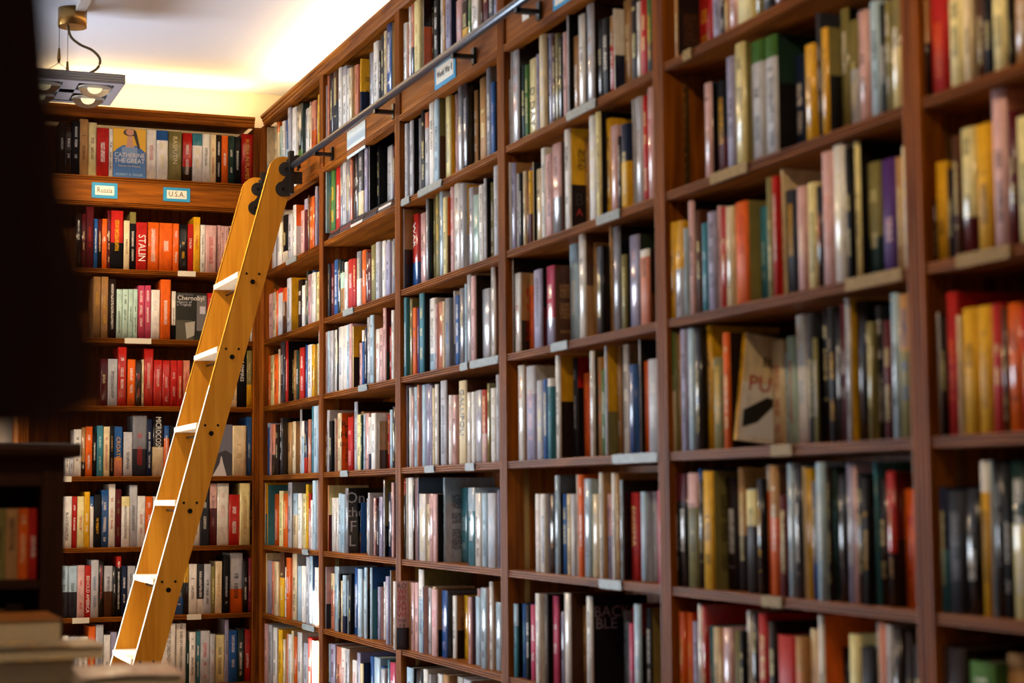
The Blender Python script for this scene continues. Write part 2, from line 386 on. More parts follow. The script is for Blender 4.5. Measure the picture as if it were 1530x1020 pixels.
# ---------------------------------------------------------------- the books, read off the photograph row by row
# every line: bay+row | origin and scale of the enlarged view it was read from | books as  left right top colours [cover]
ROWS = r'''
A1|385 10 4.636|22 30 805 c/l68 c/l68;112 130 815 c;130 146 800 o/c20;146 165 830 M;165 182 795 w;182 204 790 b/l60;204 222 680 s s;222 275 700 w.s;275 322 670 q/v85 q;322 350 710 w.k;350 366 690 c;366 410 650 j/o60;410 442 605 y.k
B1|385 10 4.636|447 472 560 s;472 490 480 j;490 517 445 d;517 550 450 z/d50;550 576 425 w;576 610 418 s/w15;612 630 430 w;630 646 425 c;646 668 420 y;668 690 405 j;690 708 370 z.y;708 716 362 y/n60.k y/n60.k;768 795 320 s.g;795 830 245 w.k;830 850 310 k.w;850 870 200 d;870 888 170 c;888 922 92 b i
A2|385 180 4.636|95 130 640 w;130 170 620 w.g;170 206 655 k/w75;206 232 650 s;232 258 590 w o/s40;295 318 625 p;318 340 545 a/m20;340 353 520 z;353 385 530 o;385 405 460 a
B2|385 180 4.636|405 450 350 d.t;450 465 325 l;465 498 300 e/t40;498 532 285 v.y;537 568 265 r.w;568 582 240 g;582 608 225 s g;608 635 215 g;635 650 170 j;650 668 165 k;668 690 140 d;690 735 105 d/c65.s;735 755 105 a.n;755 772 88 s k;822 838 95 k k;890 935 175 s z;935 946 180 m
A3|385 340 6.0|95 130 595 p;130 160 580 c.k;160 176 565 o;176 215 545 r/s10;215 255 540 o/z30;255 292 455 s y;355 392 470 x;392 415 520 w;415 445 395 q;445 475 420 p.r;475 510 405 w.g;510 558 400 i
B3|385 340 6.0|605 640 330 d.t;640 680 325 m.p;680 712 290 b.w;712 735 290 q;735 772 405 M/t40;772 800 310 w;800 850 285 r.w;850 874 280 r;880 918 215 g/w50;918 964 205 o.w;964 985 210 m;985 1010 225 m.w;1010 1052 155 f;1052 1085 130 s.d;1085 1140 125 w g;1140 1180 135 a.n;1180 1210 130 s.r;1210 1226 100 g
A4|385 440 6.0|70 108 550 o;108 140 545 i.k;140 180 535 o.k;180 196 490 c;196 230 425 d.s;230 264 420 r.w k.i;315 340 500 t;340 362 500 q;362 378 480 o;378 408 475 r.w;410 440 455 b.l;440 478 450 w;478 502 450 y;502 530 445 i;540 562 320 w
B4|385 440 6.0|593 612 340 p;612 640 330 l.d;640 668 325 s.g;668 705 320 w.v;705 718 305 k;718 760 290 w.b;760 795 280 w.s;795 815 270 l;815 838 262 p.r;838 857 285 i y/x50.k;905 930 435 p;930 950 320 w/b20;950 968 300 n;968 1000 205 s;1000 1032 185 l.k t;1052 1085 310 w.r;1085 1118 300 p;1120 1142 120 p m/q60;1180 1193 290 r;1193 1215 140 w.k t
A5|385 570 6.8|55 115 425 l/b8;115 135 430 p;135 165 435 j/x60;165 200 435 x;200 240 370 d.w x;300 332 415 t.k;345 375 405 c t;425 440 280 w k;440 465 400 w/l30;465 490 400 n/r70;490 530 385 j.w;535 560 250 e.l;560 600 248 l.n;600 616 235 s q
B5|385 570 6.8|675 700 400 m;700 720 290 s;720 745 400 k;745 775 380 w p.k;805 840 320 c o.k;905 965 360 r.p;975 1006 205 s x;1006 1040 335 i;1040 1056 340 q;1056 1085 330 l;1085 1122 320 p;1122 1145 360 w/n70;1145 1190 320 w.n;1190 1216 405 w t/z60
A6|385 700 6.8|18 45 145 c y/e;95 100 165 y e;165 210 255 o;210 250 225 i.v;250 300 250 o.i;300 335 140 s g;350 400 250 l/c40;400 440 250 w.v;440 484 255 i.k;484 506 160 y.k;506 532 250 r/p50;532 550 320 w;550 582 120 l;582 605 115 w p;612 638 130 s
B6|385 700 6.8|667 685 170 c;685 716 170 o i/m45;745 785 295 w.s;785 815 295 w.k;815 845 250 l;845 875 260 l.e;875 910 195 g.l k;1075 1117 300 w;1117 1132 245 s;1132 1165 290 g;1165 1190 295 p;1190 1206 300 m;1206 1225 380 k;1225 1260 285 a;1260 1286 115 s f/k60;1320 1355 240 n.w;1355 1376 140 p x/m70
A7|385 810 6.374|42 76 100 i c;76 130 175 a.b;130 150 180 j;150 196 185 c.t;205 262 90 z/y40;262 300 145 o;322 366 105 c s;375 410 225 l.s;410 452 225 w.s;455 482 140 s;482 512 130 l b/l50;535 572 240 w.g;572 598 240 c.k
B7|385 810 6.374|606 640 230 l p/d60.r;690 725 295 c/j30;725 760 230 l.e;760 780 300 k;780 802 365 c;802 832 315 l/n70;832 860 360 l.b;862 882 300 k k;915 945 240 b.w;945 985 255 l.w;985 1010 250 b/w15;1010 1032 240 l z/k30;1065 1082 240 l b/e30.n;1135 1160 425 a p.k;1195 1213 375 w;1213 1242 325 a.w;1242 1266 265 l t
A8|385 900 6.955|55 92 190 p.k;100 150 200 s;150 205 260 w.k;205 246 280 y;246 275 380 c;275 310 320 j;310 345 330 w;345 362 245 c;362 396 350 o;396 470 240 w;470 515 420 s;515 556 360 r;556 600 400 w;600 652 400 i
B8|385 900 6.955|692 745 420 l/b60;745 810 430 a.m;810 860 455 j.k;860 905 470 w.r;905 940 480 s t;975 1022 600 w.r;1022 1056 520 a;1056 1086 630 c n;1165 1200 560 b.l;1200 1270 570 l.d;1270 1312 690 s;1312 1365 590 e.l;1365 1422 620 h t
C1|590 0 6.8|70 112 240 w.d;112 135 260 j;135 158 70 w;158 185 45 j/n60;185 245 5 i.t;245 276 -20 s x/o40;375 388 -10 x;388 430 0 k.w;430 480 -30 w;480 505 -30 t;505 556 -20 a.n n;610 670 0 p.s;670 735 15 x/y70;735 765 0 v;765 835 35 w;835 885 20 z.w;885 940 0 m;940 995 -10 d.w;995 1030 0 a;1030 1052 0 p
C2|590 80 4.433|40 62 550 p.d;62 80 465 s;80 116 450 s k;155 168 430 s;168 195 325 k;195 222 390 j/s20;222 255 310 w;255 286 265 l f/z45;328 364 235 i.g y;395 412 230 p;412 440 212 g/s45;445 476 190 d.s k;520 542 245 t k;556 602 130 t;602 630 65 g;630 656 190 b.a k/x30
C3|590 235 5.1|25 68 368 s.v t/x50;125 172 435 r/b65.w;190 230 425 p;232 250 255 g k;290 306 270 f;306 335 265 f.y;335 362 250 l.k;362 390 305 i o/z50;418 445 215 p.r;445 490 185 w;490 520 200 s;520 556 215 y/s60;556 590 230 s;590 634 285 M.e;634 668 210 w j;676 692 160 s k;725 748 190 f;748 780 65 s x
C4|590 385 5.367|45 66 360 a;66 88 320 e;88 118 325 t;118 134 330 f;134 165 400 o.u;165 190 405 u;190 226 285 e k.i;270 320 325 w/l75.k;320 336 375 p;336 378 355 j;378 394 350 c;394 436 325 g.b;445 478 270 w/g70;478 512 300 b;512 548 245 g;556 574 210 l;574 605 135 s.k;605 640 145 p x;690 762 250 s.l;766 798 50 w z
C5|590 545 6.182|50 86 195 a;90 110 240 d;110 148 210 w.l;148 166 285 p;166 204 205 l;204 218 185 j;225 280 185 l.s;280 318 175 a;318 340 190 a.n;340 364 215 c.z;364 392 180 w k;412 470 145 s z;485 522 280 w.r;522 560 280 p;577 660 145 c.n z;660 693 255 w;693 736 250 w.s;736 796 235 s.a;796 842 230 r/p60;846 874 170 f;874 925 215 w.f t;930 960 90 s;960 998 180 p
C6|590 700 6.0|40 58 110 l;58 76 90 r/k20;76 105 85 w.p;105 155 80 w.s;157 172 95 k;172 190 90 p.r;190 207 80 a k.d;207 300 225 w.i;300 336 225 p;336 370 228 p k;430 446 80 l l/s30.d;580 645 170 e.l;645 710 170 l/e30.w;710 765 220 w;775 818 220 l;820 900 220 s.l;910 932 190 a;932 956 90 b;956 982 80 l
C7|585 840 5.665|8 28 160 w p/k68;118 156 165 t.o;156 186 170 p;186 222 170 p;222 264 60 w/l35.k f.k;264 268 205 b p.k;302 331 215 s.k;331 380 225 p.h t/k60.k;416 466 235 b.a k.r;508 541 280 w t/x55.k;606 644 280 y.z;644 668 290 p m;702 746 290 l.s;746 796 215 l p;800 852 160 w t;874 920 335 l x.y
C8|585 840 5.665|120 185 890 l k;195 262 905 k;265 300 905 w;300 330 945 s;380 430 945 w;430 480 950 t;545 600 970 w;600 720 1000 s
D2|750 0 4.436|38 50 530 s;50 64 340 w;64 106 335 s.j x;125 148 430 q;148 170 430 v;172 225 390 i;225 242 360 a;242 280 230 c.s;280 300 255 k.s;300 328 225 a;328 350 240 z;350 370 220 f;370 395 240 k;395 425 215 p;425 442 100 s k;468 502 240 t;502 542 95 w k;557 602 25 s.t x;630 660 130 d;660 700 120 k;700 732 110 t/r40.w;732 742 60 w w/n55;800 850 0 t;850 890 -5 x;890 912 10 w;912 955 -10 r;955 988 -20 v/q60.y;990 1016 -60 i x
D3|750 130 4.08|20 45 465 w;45 78 465 a t;78 100 530 s;100 116 525 k;116 140 515 c.k;140 160 515 z.o;160 176 510 y/m60;176 192 460 c k;205 236 500 c;236 262 370 w;262 300 410 p.k;300 352 345 p/g60.m z;376 412 220 w y/x55.k;505 527 310 t;527 570 170 w.i;570 596 150 i k;632 660 190 y;660 697 235 p.t;702 720 300 x;720 764 225 n/y45;764 802 80 s.t;806 852 60 s.t k;856 885 50 r;885 922 0 p.r
D4|750 310 4.636|25 66 350 w x;80 122 455 w.r t/x60.r;182 212 460 t/o15.r;212 270 430 a k/m50;300 356 405 h/a65.w z.t;460 525 250 l.w;527 572 175 w z/t50;632 648 240 t;648 690 270 d.i k;745 764 130 t;764 812 130 g.a k;822 856 325 f k;876 946 190 a.p q;948 1012 290 w/j10.d x/z60
D5|750 490 4.856|112 154 270 w.j t;158 246 275 s/a30.p;246 292 380 s.i;292 326 370 b;326 358 365 w/e10;370 416 175 w y/x45;511 541 215 d.s r/k30;586 632 325 o.r;634 663 165 w x;692 720 210 t.o;720 745 300 v.w;745 762 120 s y/f60;832 860 130 t z;872 916 115 w t;916 958 265 b.s;960 1006 85 s k;1030 1052 240 o.r;1052 1130 225 s.w
D6|750 680 4.856|237 272 280 w.p;272 310 280 w.b;310 338 280 a.h;338 378 285 k.t;380 409 145 l x;436 468 280 b;468 495 280 c;495 530 282 s.c;530 550 140 w;550 586 140 o;590 640 170 l.g;640 696 280 c.s;702 727 125 w t.k;760 792 280 p/a50.u;794 820 130 w;820 848 130 t;848 873 180 l k;926 990 270 r.y;1000 1046 265 l.s;1087 1122 265 s.g;1122 1168 255 h.p
D7|750 850 6.0|97 132 310 l/e30 k;175 210 310 b.e;210 240 320 k;240 294 320 h.w;294 335 220 w.a;335 402 225 g.w k;446 502 240 h.w x;527 553 380 a;553 606 215 w z;722 752 330 t;752 802 245 w.k k;1092 1136 470 l.b;1136 1176 490 h.a;1178 1236 315 l.w m/k30;1285 1335 350 k.w f;1437 1465 350 a
E2|980 0 3.6425|100 114 -120 t x.z;222 300 -60 r.y;300 345 -70 a;345 365 -60 k;365 390 -80 t;390 430 -80 p;432 522 -100 i.s;530 572 -100 f;572 622 -110 d;630 700 -120 m;700 780 -130 t
E3|980 0 3.6425|260 298 450 p k;325 378 440 k/m60.y;382 426 305 a.k;428 482 230 i f;512 580 220 v/s18.k;592 656 190 v/s18.k q/k40;752 806 300 n;806 856 240 y;872 897 70 d;897 932 150 y f/k45;1002 1046 45 f k;1050 1092 110 f/s45;1096 1150 55 p;1162 1216 0 l;1216 1246 20 k;1246 1274 0 f;1274 1328 -20 f/i45
E4|980 190 3.6425|55 98 520 y.d;98 142 510 y/s50.d;142 163 550 l;163 205 400 p k;215 242 450 z.i;245 278 520 e.l;278 320 460 a;320 352 430 p;352 376 435 r;376 416 430 c;426 496 405 o.r f;562 600 430 e.M;602 634 270 f;634 658 265 r;658 696 230 c;700 760 340 d.y;764 812 320 p.c;822 870 300 i;872 900 320 k.o;902 960 130 p.j;962 1026 90 w.i;1030 1062 110 k;1064 1111 75 i k;1146 1218 190 f/q65.i;1224 1305 170 u.p;1307 1338 160 t;1338 1374 100 c.s
E5|980 420 3.7775|50 84 280 v/c50;90 108 290 f;108 138 290 t;138 174 255 a;174 215 240 l.w;217 248 270 d k;286 315 240 y;317 375 430 f.y;377 411 290 o x.z;646 716 335 c.r;737 782 310 M.r;788 852 155 w.l t;854 885 180 d.i;887 910 320 f k;942 974 150 k.i;974 1010 140 k.y;1010 1040 160 k;1046 1068 120 m;1068 1098 70 s y;1126 1190 110 k.d;1192 1222 230 f;1222 1278 140 k.w;1280 1326 220 m.i;1328 1370 65 l;1370 1440 70 t/f40.b
E6|980 660 3.7775|86 126 175 m/k25.w;126 170 180 m/k25.w;174 236 175 p/f30;242 262 150 b/k10;262 320 165 y.k f.x;392 455 200 x;462 505 145 t/x55;505 565 270 i/x35;567 600 210 k.y;600 640 130 w/o20.c;642 690 135 t/o40 z;692 735 300 m;742 776 120 l.w;778 816 120 d;820 842 140 c;842 876 150 y;882 902 220 g/b70;904 946 115 l.w;948 985 140 x;987 1020 150 q.e;1022 1076 180 k.d;1082 1112 120 a.w;1112 1136 130 p;1138 1164 180 k;1166 1200 200 k.y;1206 1250 110 e.g;1256 1300 200 x;1302 1346 165 r/k60.t m/k50;1396 1475 265 o.r
E7|980 860 3.643|110 150 195 o.y;150 195 200 o.y;198 228 250 a;230 250 155 w r;252 272 160 r;274 306 270 e;310 340 280 c;340 362 285 t;362 410 285 p.a;412 455 300 f.v;456 475 300 k;477 520 190 w.k;522 550 200 x;552 606 205 r;612 650 250 x;657 755 325 r.w;757 806 335 t.o;810 885 290 c.p;887 916 215 w o/r50;1016 1048 390 k.f;1050 1110 320 i;1112 1192 390 k.i;1195 1224 255 w;1224 1256 255 j;1258 1290 270 s.d;1292 1335 290 x;1336 1405 300 x/y45.f;1407 1448 380 k
F3|1350 0 2.55|62 90 0 t/x45;92 160 -40 r.o;166 220 -40 i.d;220 255 -40 c;256 300 -40 z;300 328 -50 k;330 384 -60 i;386 404 -60 k;406 470 -80 t
F4|1350 0 2.55|76 116 790 x;118 162 615 y;164 182 640 k;184 212 515 z;216 270 485 i/m70.d;274 334 470 y;336 394 335 p j;396 428 420 m;430 480 440 i
F5|1350 370 3.189|127 166 310 s z;170 202 330 x;204 255 210 r.o;256 272 320 c;278 348 285 y;350 418 275 y.t;420 466 265 r;468 490 280 z;492 560 262 o.k;562 600 280 r
F6|1350 640 2.683|142 170 235 n/e50;172 240 250 d.g;242 300 240 k;302 346 130 w/y20;347 360 125 l;362 400 125 k.g;402 428 140 k;430 500 130 q/i40
F7|1350 640 2.683|132 160 870 z;162 250 880 x;262 405 940 v/k40;416 500 905 t
'''
KROWS = r'''
K1|0 0 3.4|300 330 620 x;332 366 620 x;367 405 615 k.w;405 447 590 t.z;448 491 622 i.z;492 552 650 r.w;553 573 655 w;743 794 660 w.r;796 852 663 b/w20;854 922 668 f.w;928 975 675 r/x70.w;978 1027 678 e/w25;1029 1067 680 w.k;1069 1097 683 c.r;1099 1124 685 x.w;1126 1159 688 o.w;1161 1190 690 q.w;1192 1222 695 k.w;1226 1285 680 r
K2|90 150 3.778|88 118 635 x;120 145 640 m;147 188 600 m.r;190 211 668 b;213 234 670 m/k60;236 264 668 o.w;266 284 622 m;286 355 622 r/k55.y;359 391 678 c.z;393 427 630 f/k20.w;429 490 688 r;493 557 688 o.w;560 635 692 o.w;638 670 695 o.w;673 716 700 k.y;718 751 698 r.w;753 790 658 y.r;792 818 702 w.k;820 882 705 p.r;884 905 705 p;907 925 708 p;927 950 710 p;952 980 710 p;984 1030 705 w;1034 1080 690 s
K3|90 390 3.778|187 228 88 t.y;231 270 88 t.y;274 314 100 x.w;318 349 158 M;351 383 158 M;385 411 158 M;413 436 158 M;438 476 137 h;478 511 137 h;514 562 162 w.s;568 623 104 o.w;629 651 170 w/k70;829 864 180 r.w;868 905 190 s;910 960 170 d;965 1010 190 w;1015 1060 180 z;1076 1108 270 w
K4|90 390 3.778|227 267 550 m;269 322 552 s.d;326 374 485 r.w;379 424 555 o.w;426 457 560 x.r;459 472 555 c;474 525 493 r.p;528 575 558 r.p;578 620 560 r.p;623 660 560 r.p;662 691 560 r;693 731 560 j.r;734 760 570 k;765 805 560 r;810 860 565 c;865 905 560 k;910 945 570 s;952 997 735 c;1001 1050 500 k.w;1053 1114 505 f/y60
K5|0 600 3.643|330 352 310 s.k;354 376 312 w.k;378 400 305 s.d;402 442 150 w.k;443 464 140 t/k70;466 502 135 o.w;503 526 170 k.w;528 561 130 e.M;563 597 135 c.r;599 619 130 k.t;621 665 135 b/j62;672 720 165 s.d;723 799 75 g/d55.r;801 827 95 n.w;829 892 88 k/c50;893 920 130 b/o25;925 960 130 k;965 1010 140 z;1015 1060 120 w;1065 1105 130 d;1110 1136 125 k;1266 1340 130 c.t;1342 1392 82 b.l
K6|0 600 3.643|326 338 490 x;339 390 515 w.k;391 419 515 r.w;421 458 515 i.r;459 488 490 y.w;489 509 515 b/w20;511 550 505 k.y;551 590 480 b.w;592 627 448 w.r;629 660 475 m.f;662 705 515 i/w20.k;706 747 453 s.d;749 790 513 w.r;792 830 515 o.w;832 848 515 w;852 890 500 d;895 940 490 c;945 990 510 w;995 1040 500 k;1045 1089 540 w.k;1091 1139 450 d.w;1141 1180 445 p/m40;1182 1245 442 w.p;1247 1304 505 r.w;1306 1361 440 i.t;1363 1388 510 k.i
K7|0 800 3.643|321 369 165 l/d50;371 419 165 l/d50;421 459 162 p.r;461 494 163 r;496 536 133 s.b;538 564 138 k.r;566 612 165 s/z50;614 632 165 k.w;634 659 112 r/k18.w;661 691 165 n.w;693 735 165 s.k;740 780 160 k;785 830 150 w;835 880 160 d;885 945 150 c;952 998 200 d/b60;1001 1026 140 y/k40;1028 1071 155 w.k;1073 1110 155 d/w70;1112 1148 155 s;1150 1171 165 f;1173 1208 140 c.t;1216 1250 110 k.s;1252 1320 95 s/o60;1322 1350 125 k;1352 1388 122 h.w
K8|0 800 3.643|330 372 545 w;375 425 550 s;427 478 550 w;481 519 493 o;521 562 485 s.b;564 600 540 w;602 635 525 a;640 690 530 k;695 740 520 w;745 800 500 z;805 875 490 s;881 955 480 w;958 1012 478 w;1014 1030 575 q;1032 1064 525 w;1066 1090 522 e.w;1092 1142 518 s.r;1144 1170 535 s.t;1172 1222 540 i;1224 1245 455 a;1247 1291 515 b.w;1293 1329 510 q.w;1331 1385 510 r.w
'''
P0 = .012
PLANE = {}
def read_rows(txt):
    for line in txt.strip().splitlines():
        k, org, bk = line.split('|'); ox, oy, sc = map(float, org.split())
        out = []
        for t in bk.split(';'):
            p = t.split(); out.append((ox+float(p[0])/sc, ox+float(p[1])/sc, oy+float(p[2])/sc, p[3], p[4] if len(p) > 4 else None))
        yield k[0], int(k[1]), out
def filler(key, row, u_far, gap, dep, base):
    n = max(1, int(gap/.03)); w = gap/n
    for i in range(n):
        h = random.uniform(.19, .235)
        q = mkbook(key, row, u_far-i*w, w-.0006, dep, base, h, random.choice('wcktgsdrmpobnlz'), None, 'R'); q.filler = True; q.area = 0
INDEX = {}
for key, row, toks in read_rows(ROWS):
    base = ROWZ[row]; lo, hi = BAYS[key]
    z_off = .034 if (key, row) == ('B', 2) else 0.
    prev = None
    for n, (x0, x1, yt, cs, cv) in enumerate(toks):
        yb = np.interp(0, [0, 1], [0, 0])
        dep = P0 + random.choice((-.005, -.003, 0, .003, .006, .010))
        # mid height of the spine in the picture
        zmid = base+.11
        def edge(px, d):
            # world y at which the sight line of column px meets depth plane d at about mid height
            y = 500.
            for _ in range(3):
                p = on(px, y, 0, d)
                X = np.array([d, p[1], zmid])-CAM; y = 510-FPX*(X@UP)/(X@FW)
            return on(px, y, 0, d)[1]
        gap_px = x0 - toks[n-1][1] if n else 0
        if n and gap_px > .6 and prev is not None:
            # the neighbour's cover shows: this book stands deeper, touching it
            dd = dep
            for _ in range(12):
                ya = edge(x0, dd)
                if ya >= prev.near-.0004 or dd > .11: break
                dd += .008
            # refine
            if dd > dep:
                a_, b_ = dd-.008, dd
                for _ in range(10):
                    mid = (a_+b_)/2
                    if edge(x0, mid) < prev.near: a_ = mid
                    else: b_ = mid
                dd = b_
            dep = min(max(dep, dd), .11)
        if n == 0 and (key, row) == ('C', 7):
            a_, b_ = -.07, dep                      # stands proud of the shelf edge
            for _ in range(14):
                mid = (a_+b_)/2
                if edge(x0, mid) > hi-.0015: b_ = mid
                else: a_ = mid
            dep = a_
        far = edge(x0, dep); near = edge(x1, dep)
        if prev is not None and far > prev.near: far = prev.near-.0004
        if prev is None: far = min(far, hi-.0015)
        if n == len(toks)-1: near = max(near, lo+.001)
        if far-near < .006: near = far-.006
        if far-near > .075: near = far-.075
        if near < lo+.0005:
            near = lo+.0005
            if far-near < .006: continue
        xc = (x0+x1)/2
        top = on(xc, yt, 0, dep)[2]
        h = min(max(top-base-z_off, .12), (.268 if row == 1 else .292)-z_off)
        if row == 8: h = min(h, .27)
        q = mkbook(key, row, far, far-near, dep, base+z_off, h, cs, cv, 'R'); q.near = near
        q.order = n+1; q.area = (x1-x0)*h/max(.01, 1)*1000/(max(far, 1)); q.px = (x0, x1)
        q.area = (x1-x0+.5)*FPX*h/(far*.94+.7)
        if yt < 0: q.area *= .4
        INDEX[(key, row, n+1)] = q
        if prev is not None and prev.near-far > .014 and (key, row, n+1) != ('E', 5, 10): filler(key, row, prev.near-.0004, prev.near-far-.001, max(prev.dep, dep)+.006, base+z_off)
        prev = q
    if prev is not None and prev.near-lo > .016 and row not in (8,):
        filler(key, row, prev.near-.0004, prev.near-lo-.002, prev.dep+.03, base+z_off)
q = INDEX[('B', 6, 8)]; q.T -= q.u0-6.656; q.u0 = 6.656          # makes room for the thin book leaning beside it
YK = 8.148
for key, row, toks in read_rows(KROWS):
    base = ROWZ[row]; prevx = BACK[0]+.002
    for n, (x0, x1, yt, cs, cv) in enumerate(toks):
        dep = .014+random.uniform(-.006, .008)
        y_mid = yt+35
        a = on(x0, y_mid, 1, YK+dep)[0]; b = on(x1, y_mid, 1, YK+dep)[0]
        a = max(a, prevx); b = min(max(b, a+.006), BACK[1]-.001)
        if b-a < .005: continue
        top = on((x0+x1)/2, yt, 1, YK+dep)[2]
        h = min(max(top-base, .12), .262 if row == 1 else .288)
        q = mkbook(key, row, a, b-a, dep, base, h, cs, cv, 'K'); q.order = n+1; q.area = 1
        INDEX[(key, row, n+1)] = q; prevx = b+.0004
# face-out books on the back wall and a few leaning ones are added below with their own builders

# lettering that can be read in the photograph: (bay,row,position) -> text, ink, size across spine, place up the spine
LET = {('K', 2, 11): ('STALIN', 'w', .70, .46), ('K', 5, 11): ('CROATIA', 'y', .52, .55), ('K', 5, 15): ('MICROCOSM', 'w', .5, .74), ('K', 7, 4): ('BEHOLD AMERICA', 'w', .55, .45),
       ('K', 8, 12): ('THE YEARS OF LYNDON JOHNSON', 'd', .28, .6), ('K', 8, 13): ('THE YEARS OF LYNDON JOHNSON', 'd', .28, .6), ('K', 4, 20): ('THE BALTIC STORY', 'c', .3, .62),
       ('K', 4, 19): ('OF EMPIRES', 'w', .4, .66), ('K', 1, 19): ('RUSSIA IN FLAMES', 'y', .34, .5), ('K', 1, 10): ('RASPUTIN', 'c', .36, .62), ('K', 2, 16): ('STALIN', 'w', .4, .6),
       ('C', 5, 15): ('GALLIPOLI', 'n', .5, .62), ('D', 2, 6): ('D-DAY', 'k', .5, .36), ('D', 6, 18): ('ENIGMA', 'y', .4, .62), ('C', 3, 2): ('WAR', 'w', .4, .72)}
for k in LET:
    if k in INDEX: INDEX[k].noink = True

# ---- choose individuals: all of the sharp back-wall paperbacks, and the 300 largest on the right wall
right = sorted([q for q in ALL if q.kind == 'R' and not q.filler], key=lambda q: -q.area)
for q in right: q.solo = False
must = [INDEX[k] for k in LET if k in INDEX and k[0] != 'K'] + [INDEX[k] for k in (('C', 7, 1), ('B', 6, 7), ('B', 5, 5)) if k in INDEX]
for q in must: q.solo = True
n_solo = len(must)
for q in right:
    if n_solo >= 300: break
    if not q.solo: q.solo = True; n_solo += 1
ORD = ['zeroth', 'first', 'second', 'third', 'fourth', 'fifth', 'sixth', 'seventh', 'eighth', 'ninth', 'tenth', 'eleventh', 'twelfth', 'thirteenth', 'fourteenth', 'fifteenth', 'sixteenth', 'seventeenth',
       'eighteenth', 'nineteenth', 'twentieth', 'twenty-first', 'twenty-second', 'twenty-third', 'twenty-fourth', 'twenty-fifth', 'twenty-sixth', 'twenty-seventh', 'twenty-eighth', 'twenty-ninth', 'thirtieth']
def place(q):
    if q.kind == 'R': return Vector((q.dep, q.u0, q.z0)), -math.pi/2
    return Vector((q.u0, YK+q.dep, q.z0)), 0.
def text_mesh(txt, size, ext=.0003):
    cu = bpy.data.curves.new('lettering', 'FONT'); cu.body = txt; cu.size = size; cu.extrude = ext; cu.align_x = 'CENTER'; cu.align_y = 'CENTER'; cu.resolution_u = 2
    o = bpy.data.objects.new('lettering_tmp', cu); COL.objects.link(o)
    bpy.context.view_layer.update()
    me = bpy.data.meshes.new_from_object(o.evaluated_get(bpy.context.evaluated_depsgraph_get()))
    bpy.data.objects.remove(o); bpy.data.curves.remove(cu); me.name = 'lettering'; me.materials.clear()
    return me
INKS = {}
def inkmat(c):
    if c not in INKS: INKS[c] = plain('print_'+CNAME[c].replace(' ', '_'), PAL[c], .55)
    return INKS[c]
def put_text(parent, txt, ink, size, loc, rot, fit=None):
    me = text_mesh(txt, size); me.materials.append(inkmat(ink))
    o = bpy.data.objects.new('lettering', me); COL.objects.link(o)
    if fit:
        w = max(v.co.x for v in me.vertices)-min(v.co.x for v in me.vertices)
        if w > fit:
            for v in me.vertices: v.co.x *= fit/w
    o.parent = parent; o.location = loc; o.rotation_euler = rot
    return o
ROW1 = dict(A=1, B=1, C=1, D=2, E=2, F=3, K=1)
def desc(q):
    a, b, fr, ink = parse(q.cs)
    col = CNAME[a] if a == b else f'{CNAME[a]} and {CNAME[b]}'
    size = 'tall ' if q.h > .262 else 'short ' if q.h < .195 else ''
    wd = 'thick ' if q.T > .045 else 'thin ' if q.T < .014 else ''
    return (size+wd+col).strip()
stuffV, stuffF, stuffA, stuffUV, stuffS = [], [], [], [], []
for q in ALL:
    T, D, h = q.T, q.D, q.h
    b = (.0012 if q.kind == 'K' else min(.006, T*.22)); wl = min(.0022, T*.12)
    V, Fc, K = book_geo(T, D, h, b, wl); PV, PF = page_geo(T, D, h, b, wl)
    loc, rz = place(q)
    at = attrs(q, K)
    if q.kind == 'R' and (q.filler or not q.solo):
        c_, s_ = math.cos(rz), math.sin(rz); i0 = len(stuffV)
        stuffV += [(loc.x+c_*u-s_*d, loc.y+s_*u+c_*d, loc.z+z) for u, d, z in V]
        for f, k, a in zip(Fc, K, at): stuffS.append(k == 1); stuffF.append(tuple(i0+i for i in f)); stuffA.append(a); stuffUV += face_uv(V, f, k, T, D)
        i1 = len(stuffV); stuffV += [(loc.x+c_*u-s_*d, loc.y+s_*u+c_*d, loc.z+z) for u, d, z in PV]
        pg = (lin('d9c9a6'),)*3+((0, 0, 0, -1), .9)
        for f in PF: stuffS.append(False); stuffF.append(tuple(i1+i for i in f)); stuffA.append(pg); stuffUV += [(0, 0)]*4
        continue
    me = bpy.data.meshes.new('book'); me.from_pydata(V, [], Fc)
    uvs = []
    for f, k in zip(Fc, K): uvs += face_uv(V, f, k, T, D)
    fill_mesh(me, at, uvs); me.materials.append(BOOKM)
    for i, k in enumerate(K):
        if k == 1: me.polygons[i].use_smooth = True
    nm = 'paperback' if q.kind == 'K' else 'book'
    o = bpy.data.objects.new(nm, me); COL.objects.link(o); o.location = loc; o.rotation_euler = (0, 0, rz)
    pm = bpy.data.meshes.new('pages'); pm.from_pydata(PV, [], PF); pm.materials.append(PAGES)
    po = bpy.data.objects.new('pages', pm); COL.objects.link(po); po.parent = o
    rn = ORD[q.row-ROW1[q.key]+1]
    if q.kind == 'K':
        lb_, ct_, gp_ = f'{desc(q)} paperback, {ORD[q.order]} from left on {rn} shelf of back bookcase', 'paperback', 'paperbacks on the back bookcase'
    else:
        lb_, ct_, gp_ = f'{desc(q)} book, {ORD[q.order]} from left on {rn} visible shelf, {BAYNAME[q.key]}', 'book', 'books on the long right wall'
    while len(lb_.replace('-', ' ').split()) > 16: lb_ = lb_.split(' ', 1)[1]
    tag(o, lb_, ct_, gp_)
    kk = (q.key, q.row, q.order)
    if kk in LET:
        txt, ik, sz, cz = LET[kk]
        put_text(o, txt, ik, T*sz*1.35, (T/2, -.0006, h*cz), (math.pi/2, math.pi/2, 0), fit=h*(.55 if len(txt) < 12 else .78))
    q.obj = o
